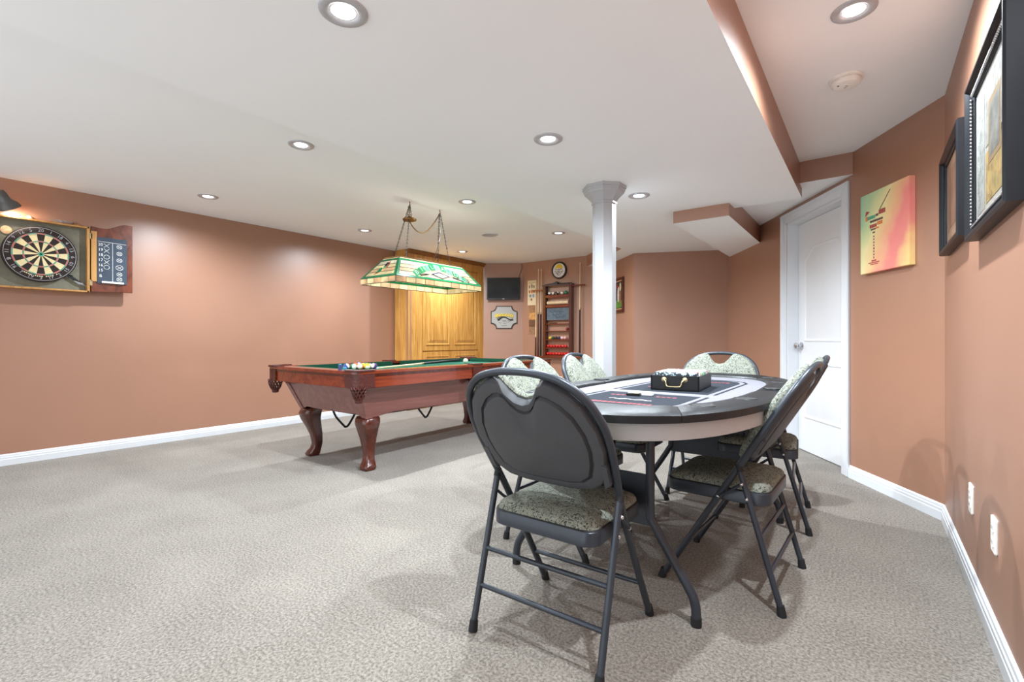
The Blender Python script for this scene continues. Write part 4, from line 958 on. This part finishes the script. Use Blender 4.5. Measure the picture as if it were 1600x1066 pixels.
for i, c in enumerate(('9C7048', 'C98F4E', '6A4428', '8F6B49')):
    z1 = .235 - i * .118
    wb(p2, 'picture_panel', -.062, .062, z1 - .115, z1, 0, .008, mat('sepia%d' % i, c, .6, var=.35, vscale=24))
ck = empty('wall_clock', (-3.94, YW, 2.10), 0, 'round wall clock with dark rim and yellow-topped white face above the cue rack', 'clock')
fY = lambda p: Vector((p.x, -p.z, p.y))
q = MB(); q.lathe([(.001, 0), (.136, 0), (.138, .02), (.132, .032), (.118, .034), (.112, .024), (.112, .018), (.001, .018)], 36, fn=fY); q.build('rim', mat('clock_rim', '2A1D18', .35, var=.1), ck, smooth=40)
q = MB(); q.lathe([(.001, .019), (.112, .019), (.112, .0215), (.001, .0215)], 36, fn=fY); q.build('face', M['white'], ck)
q = MB(); q.prism(arc(0, .03, .07, 0, 180, 14), .0215, .0225, on_front); q.build('yellow_emblem', M['yellow'], ck)
for z, w_ in ((.012, .07), (-.02, .075), (-.045, .06), (-.072, .03)): scribble(ck, 'face_script', 'dark', -w_, w_, lambda x, z=z: z, .008, .0035, .011, .023)
q = MB(); q.tube([(0, -.025, 0), (.045, -.025, .03)], .003, 5); q.build('hour_hand', M['black'], ck)
q = MB(); q.tube([(0, -.027, 0), (-.03, -.027, -.075)], .002, 5); q.build('minute_hand', M['black'], ck)

cr = empty('cue_rack', (-3.945, YW, .735), 0, 'mahogany wall cue rack with shelves, chalkboard and long cue bars', 'cue rack')
rw = .262; RH = 1.115
for s in (-1, 1): wb(cr, 'side_post', *sorted((s * rw, s * (rw - .05))), 0, RH, 0, .075, 'mahz', .004)
wb(cr, 'top_cap', -rw - .012, rw + .012, RH, RH + .022, 0, .085, 'mahz', .004)
wb(cr, 'base_shelf', -.455, .46, -.018, .004, 0, .10, 'mahx', .004)
wb(cr, 'clip_bar', -.49, -.25, 1.055, 1.075, .02, .065, 'mahx', .003); wb(cr, 'clip_bar', .25, .47, 1.092, 1.112, .02, .065, 'mahx', .003)
SH = [.945, .79]
for z in SH: wb(cr, 'shelf_board', -rw + .05, rw - .05, z - .012, z + .028, .005, .075, 'mahx', .003)
for z in (.395, .255, .125, .005): wb(cr, 'shelf_rail', -rw + .05, rw - .05, z, z + .012, .005, .075, 'mahx', .003)
wb(cr, 'shelf_rail', -rw + .05, rw - .05, .30 + .21, .30 + .222, .005, .06, 'mahx', .002)
wb(cr, 'chalkboard_frame', -rw + .05, rw - .05, .565, .778, .01, .045, 'mahz', .003)
wb(cr, 'chalkboard', -rw + .058, rw - .058, .578, .768, .045, .048, mat('board_grey', '5E6A74', .8, var=.25, vscale=14))
for (z, a, b_) in ((.71, -.15, .12), (.665, -.10, .06), (.625, -.04, .13)): scribble(cr, 'chalk_scrawl', 'slate', a, b_, lambda x, z=z: z, .014, .003, .016, .049)
# crest lying on the top cap
bd = empty('cue_bridge', (-4.06, YW - .045, .735 + RH + .022), 0, 'dark cue bridge head lying on top of the cue rack', 'cue bridge')
q = MB(); q.loft([[(-.12, y, z) for y, z in ((-.02, 0), (.02, 0), (.02, .015), (-.02, .015))], [(.02, y, z) for y, z in ((-.02, 0), (.02, 0), (.02, .025), (-.02, .025))], [(.10, y, z) for y, z in ((-.02, 0), (.02, 0), (.02, .05), (-.02, .05))], [(.12, y, z) for y, z in ((-.02, 0), (.02, 0), (.02, .03), (-.02, .03))]]); q.build('head', M['black'], bd)
q = MB(); q.tube([(.1, 0, .012), (.36, 0, .012)], .007, 6); q.build('handle_stub', M['black'], bd)
# tan roller on its shelf
tn_ = empty('wooden_roller', (-3.945, YW - .045, .735 + SH[1] + .028), 0, 'pale wooden roller lying on the second shelf of the cue rack', 'roller')
fX = lambda p: Vector((p.z, p.x, p.y + .034))
q = MB(); q.lathe([(.001, -.195), (.022, -.195), (.030, -.19), (.033, -.17), (.030, -.165), (.030, .09), (.034, .094), (.034, .104), (.030, .108), (.030, .195), (.001, .195)], 14, fn=fX); q.build('roller', M['maple'], tn_, smooth=40)
q = MB(); q.lathe([(.001, -.199), (.018, -.199), (.020, -.194), (.001, -.194)], 12, fn=fX); q.build('end_cap', M['plate'], tn_)
def shelf_ball(x, z, m, lab, grp, r=.026): return ball(-3.945 + x, YW - .042, .735 + z + r + .0005, m, lab, grp, 'snooker_ball' if 'snooker' in lab else 'pool_ball', r)
mb = {k: ball_mat('shelfball_' + k, c, s) for k, c, s in (('navy', '23273F', True), ('grey', '6B5A55', True), ('black', '17171A', True), ('crimson', 'B3262C', True), ('green', '2F7A55', False), ('yellow', 'D9B62E', False), ('dkgreen', '254F35', False), ('brown', '4A2A22', False), ('blue', '2A2C4E', False), ('pink', 'E8BFC6', False), ('salmon', 'E7A6A2', False), ('red', 'C4211E', False), ('maroon', '7A2024', False))}
for i, (k, lab) in enumerate((('navy', 'dark blue'), ('grey', 'greyish'), ('black', 'black and white'), ('crimson', 'crimson'), ('green', 'green'))):
    shelf_ball((-.155, -.085, -.015, .075, .145)[i], SH[0] + .028, mb[k], lab + ' striped ball on the top shelf of the cue rack' if i < 4 else 'green ball at the right end of the top shelf of the cue rack', 'balls on the top shelf of the cue rack', .030)
for i, (k, lab) in enumerate((('yellow', 'yellow'), ('dkgreen', 'dark green'), ('brown', 'brown'), ('blue', 'dark blue'), ('pink', 'pale pink'), ('salmon', 'salmon pink'))):
    shelf_ball(-.145 + i * .055, .255 + .012, mb[k], lab + ' snooker ball in the mixed row above the red balls', 'coloured snooker balls on the cue rack')
for i in range(7): shelf_ball(-.178 + i * .0535, .125 + .012, mb['red'], 'red snooker ball in the upper red row of the cue rack', 'upper row of red snooker balls')
for i in range(8): shelf_ball(-.184 + i * .0526, .005 + .012, mb['red'], 'red snooker ball in the bottom row of the cue rack', 'bottom row of red snooker balls')
shelf_ball(.170, .395 + .012, mb['maroon'], 'single maroon snooker ball on the empty rail of the cue rack', None)
cp = tag(MB().box(-.16, -.02, -.028, .0, 0, .010).build('cue_case_tube', M['black'], bevel=.003), 'short black tube lying on the rail below the chalkboard of the cue rack', 'tube'); cp.location = (-3.945, YW - .03, .735 + .523)
zb_ = .735 + .004
for (x, zt, fr, bt, lab) in ((-4.362, 1.87, .28, 'mahz', 'leftmost short cue leaning in the cue rack'), (-4.315, 2.15, .50, 'mahz', 'second cue from the left in the rack, with reddish butt'), (-4.262, 2.145, .50, 'black', 'cue with black and grey butt, next to the left post of the rack'), (-3.552, 2.18, .52, 'black', 'single cue standing on the right side of the rack')):
    cue('rack_cue', (x, YW - .042, zt), (x - .004, YW - .05, zb_), lab, 'cues standing in the cue rack', bt, fr)
# outlets and switches
def outlet(x, y, z, rz, label, name='wall_outlet'):
    t = empty(name, (x, y, z), rz, label, 'outlet')
    q = MB(); q.prism(rrect(-.036, .036, -.058, .058, .006, 3), 0, .007, on_front); q.build('cover_plate', M['plate'], t, bevel=.002)
    for zz in (-.024, .024):
        q = MB(); q.prism(rrect(-.017, .017, zz - .015, zz + .015, .006, 3), .006, .0095, on_front); sk = q.build('socket', M['plate'], t)
        q = MB(); q.box(-.008, -.005, -.0098, -.009, zz - .005, zz + .006); q.box(.005, .008, -.0098, -.009, zz - .005, zz + .006); q.build('slot', M['dark'], sk)
    return t
outlet(-3.925, YW, .36, 0, 'white outlet on the back wall under the cue rack')
outlet(XR, 2.65, .36, wall_rz(-1, 0), 'white outlet low on the right wall, farther from the camera'); outlet(XR, 2.20, .36, wall_rz(-1, 0), 'white outlet low on the right wall, nearer the camera')
# framed painting in the alcove
an = Vector((-1, -1)).normalized(); RZA = wall_rz(an.x, an.y)
pa = empty('framed_painting', (-2.82, 6.24, 1.62), RZA, 'small dark framed painting of pale and brown figures on green, beside the column', 'painting')
PHW, PHH = .22, .24
for nm, poly in (('frame_side', [(-PHW, -PHH), (-PHW + .04, -PHH + .04), (-PHW + .04, PHH - .04), (-PHW, PHH)]), ('frame_side', [(PHW, -PHH), (PHW, PHH), (PHW - .04, PHH - .04), (PHW - .04, -PHH + .04)]),
                 ('frame_rail', [(-PHW, -PHH), (PHW, -PHH), (PHW - .04, -PHH + .04), (-PHW + .04, -PHH + .04)]), ('frame_rail', [(-PHW, PHH), (-PHW + .04, PHH - .04), (PHW - .04, PHH - .04), (PHW, PHH)])):
    q = MB(); q.prism(poly, 0, .028, on_front); q.build(nm, M['mahz'], pa, bevel=.003)
for s in (-1, 1): wb(pa, 'gilt_slip', -PHW + .036, PHW - .036, *sorted((s * (PHH - .04), s * (PHH - .052))), .012, .02, mat('gilt%d' % s, 'D8A878', .4, var=.1))
wb(pa, 'canvas', -PHW + .03, PHW - .03, -PHH + .03, PHH - .03, .004, .014, mat('painting_dark', '3B2E28', .6, var=.5, vscale=12))
for i, (x, z, a, h_, c) in enumerate(((.03, -.12, .15, .06, '4E7A2E'), (-.08, -.13, .09, .05, '5D8A34'), (.02, .0, .035, .10, 'C9BDB4'), (.03, .08, .025, .04, 'D8CFC8'), (.09, -.02, .03, .11, '8A5A34'), (.10, .11, .03, .06, 'CDBB9A'), (-.05, .12, .08, .03, '8A2E28'))):
    q = MB(); q.prism([(x + a * math.cos(t), z + h_ * math.sin(t)) for t in [2 * PI * k / 14 for k in range(14)]], .0138, .0146 + i * .0002, on_front); q.build('painted_shape', mat('paint%d' % i, c, .6, var=.2, vscale=40), pa)

# ------------------------------------------------------------------ door wall: martini canvas
RZD = drz
cvx, cvy = dw(.438)
cv = empty('wall_canvas', (cvx, cvy, 1.715), RZD, 'pastel canvas print of a martini glass made of words, right of the white door', 'canvas')
def canvas_mat():
    m, nt, bs = nmat('pastel_wash'); L = nt.links; bs.inputs['Roughness'].default_value = .6
    tc = nn(nt, 'ShaderNodeTexCoord'); mp = nn(nt, 'ShaderNodeMapping'); mp.inputs['Rotation'].default_value = (0, math.radians(-28), 0); mp.inputs['Location'].default_value = (.37, 0, .0); mp.inputs['Scale'].default_value = (1.5, 1, 1.5)
    L.new(tc.outputs['Object'], mp.inputs[0]); sx = nn(nt, 'ShaderNodeSeparateXYZ'); L.new(mp.outputs[0], sx.inputs[0])
    n = nn(nt, 'ShaderNodeTexNoise', i_Scale=5.0, i_Detail=3.0); L.new(tc.outputs['Object'], n.inputs['Vector'])
    ma = nn(nt, 'ShaderNodeMath', operation='MULTIPLY_ADD'); ma.inputs[1].default_value = .35; L.new(n.outputs['Fac'], ma.inputs[0]); L.new(sx.outputs['X'], ma.inputs[2])
    r = nn(nt, 'ShaderNodeValToRGB'); e = r.color_ramp.elements; e[0].position = .12; e[0].color = lin('8FC4A6'); e[1].position = 1.0; e[1].color = lin('EBCF86')
    for p, c in ((.28, 'CBD8A0'), (.42, 'EBDDA2'), (.58, 'F0C08C'), (.72, 'EE8A82'), (.84, 'E98A7E'), (.93, 'EEBE84')): x = e.new(p); x.color = lin(c)
    L.new(ma.outputs[0], r.inputs[0]); L.new(r.outputs[0], bs.inputs['Base Color']); return m
wb(cv, 'canvas', -.226, .226, -.267, .267, 0, .035, canvas_mat(), .002)
def words(name, rows, m):
    q = MB()
    for x0, x1, z, hh in rows:
        x = x0
        while x < x1:
            w_ = random.uniform(.006, .014); q.box(x, min(x + w_, x1), -.0362, -.0345, z - hh / 2, z + hh / 2); x += w_ + .003
    q.build(name, M[m], cv)
M['ink_red'] = mat('ink_maroon', 'A8383E', .6, var=.1); M['ink_teal'] = mat('ink_teal', '4A9A80', .6, var=.1); M['ink_org'] = mat('ink_orange', 'D9743A', .6, var=.1); M['ink_dk'] = mat('ink_plum', '5A3440', .6, var=.1)
words('word_row_teal', [(-.15, -.075, .100, .022)], 'ink_teal'); words('word_row_red', [(-.04, .02, .118, .030), (-.128, -.06, .040, .022)], 'ink_red')
words('word_row_dark', [(-.125, .0, .072, .014), (-.07, -.045, .105, .016), (-.118, -.07, .018, .010), (-.10, -.075, -.004, .010)], 'ink_dk'); words('word_row_orange', [(-.055, -.005, .048, .022), (-.17, -.15, .10, .03), (-.07, -.04, .02, .010)], 'ink_org')
words('stem_words', [(-.092, -.082, z, .012) for z in (-.03, -.05, -.07, -.09, -.11, -.13, -.15, -.17)] , 'ink_dk'); words('base_words', [(-.11, -.065, -.19, .010), (-.14, -.035, -.203, .007), (-.12, -.05, -.214, .006)], 'ink_red')
q = MB(); q.tube([(-.03, -.036, .135), (.065, -.036, .235)], .0022, 5); q.build('pick_stroke', M['ink_dk'], cv); q = MB(); q.prism([(-.175, .118), (-.13, .142), (-.165, .152)], .0345, .0365, on_front); q.build('olive_mark', M['ink_red'], cv)

# ------------------------------------------------------------------ right wall: two framed pictures
RZR = wall_rz(-1, 0)
def framed(x, y, z, hw, hh, bw, label, beads, art):
    t = empty('framed_picture', (x, y, z), RZR, label, 'picture frame')
    prof_ = [(0, 0), (0, .036), (.006, .042), (.014, .042), (.02, .034), (bw - .018, .026), (bw - .006, .024), (bw, .019), (bw, 0)]
    for nm, (a, c) in (('frame_rail', ((-1, -1), (1, -1))), ('frame_rail', ((1, 1), (-1, 1))), ('frame_side', ((1, -1), (1, 1))), ('frame_side', ((-1, 1), (-1, -1)))):
        q = MB(); rings = []
        for k in (a, c): rings.append([(k[0] * (hw - d), -h_, k[1] * (hh - d)) for d, h_ in prof_])
        q.loft(rings); q.build(nm, M['frame'], t, smooth=30)
    if beads:
        for s in (-1, 1):
            n = int(2 * (hh - bw) / .013); q = MB()
            for i in range(n): q.sphere((s * (hw - bw + .006), -.028, -(hh - bw) + (i + .5) * 2 * (hh - bw) / n), .0048, 6, 4)
            q.build('bead_strip', M['knob'], t, smooth=60)
            n = int(2 * (hw - bw) / .013); q = MB()
            for i in range(n): q.sphere((-(hw - bw) + (i + .5) * 2 * (hw - bw) / n, -.028, s * (hh - bw + .006)), .0048, 6, 4)
            q.build('bead_strip', M['knob'], t, smooth=60)
    wb(t, 'mat_board', -hw + bw - .01, hw - bw + .01, -hh + bw - .01, hh - bw + .01, .006, .014, art[0])
    for i, (x0, x1, z0, z1, m_) in enumerate(art[1]): wb(t, 'picture_field', x0, x1, z0, z1, .012, .0148 + .0003 * i, m_)
    g, nt, bs = nmat('picture_glass'); L = nt.links; out_ = nt.nodes['Material Output']; tp = nn(nt, 'ShaderNodeBsdfTransparent'); gl = nn(nt, 'ShaderNodeBsdfGlossy'); gl.inputs['Roughness'].default_value = .03; fr = nn(nt, 'ShaderNodeValue'); fr.outputs[0].default_value = .10; mx = nn(nt, 'ShaderNodeMixShader')
    L.new(fr.outputs[0], mx.inputs[0]); L.new(tp.outputs[0], mx.inputs[1]); L.new(gl.outputs[0], mx.inputs[2]); L.new(mx.outputs[0], out_.inputs[0])
    wb(t, 'glass', -hw + bw - .004, hw - bw + .004, -hh + bw - .004, hh - bw + .004, .0175, .019, g)
    return t
M['frame'] = mat('black_frame', '101318', .4, spec=.3, var=.08)
ma_ = lambda n, c, v=.25, s=30: mat(n, c, .7, var=v, vscale=s)
framed(XR, 2.16, 1.66, .335, .288, .05, 'large black frame with silver beading on the right wall, nearest the camera', True,
       (ma_('mat_pale', '9A968E', .08), [(-.26, -.12, -.21, .21, ma_('map_grey', '85857F', .4, 40)), (-.10, .24, -.20, -.03, ma_('map_ochre', '8E7440', .4, 25)), (-.10, .24, -.01, .21, ma_('map_grey2', '86827A', .4, 40)), (-.05, .14, -.08, .13, ma_('inset_tan', '7A6442', .2)), (-.03, .12, -.06, .11, ma_('inset_grey', '65625A', .5, 18))]))
framed(XR, 3.02, 1.68, .315, .245, .042, 'smaller plain black frame on the right wall, between the canvas and the beaded frame', False,
       (ma_('mat_tan', '98765E', .08), [(-.20, .20, -.13, .15, ma_('photo_brown', '8A6650', .25, 10)), (-.24, .24, -.185, -.15, ma_('caption_strip', 'A08268', .1))]))
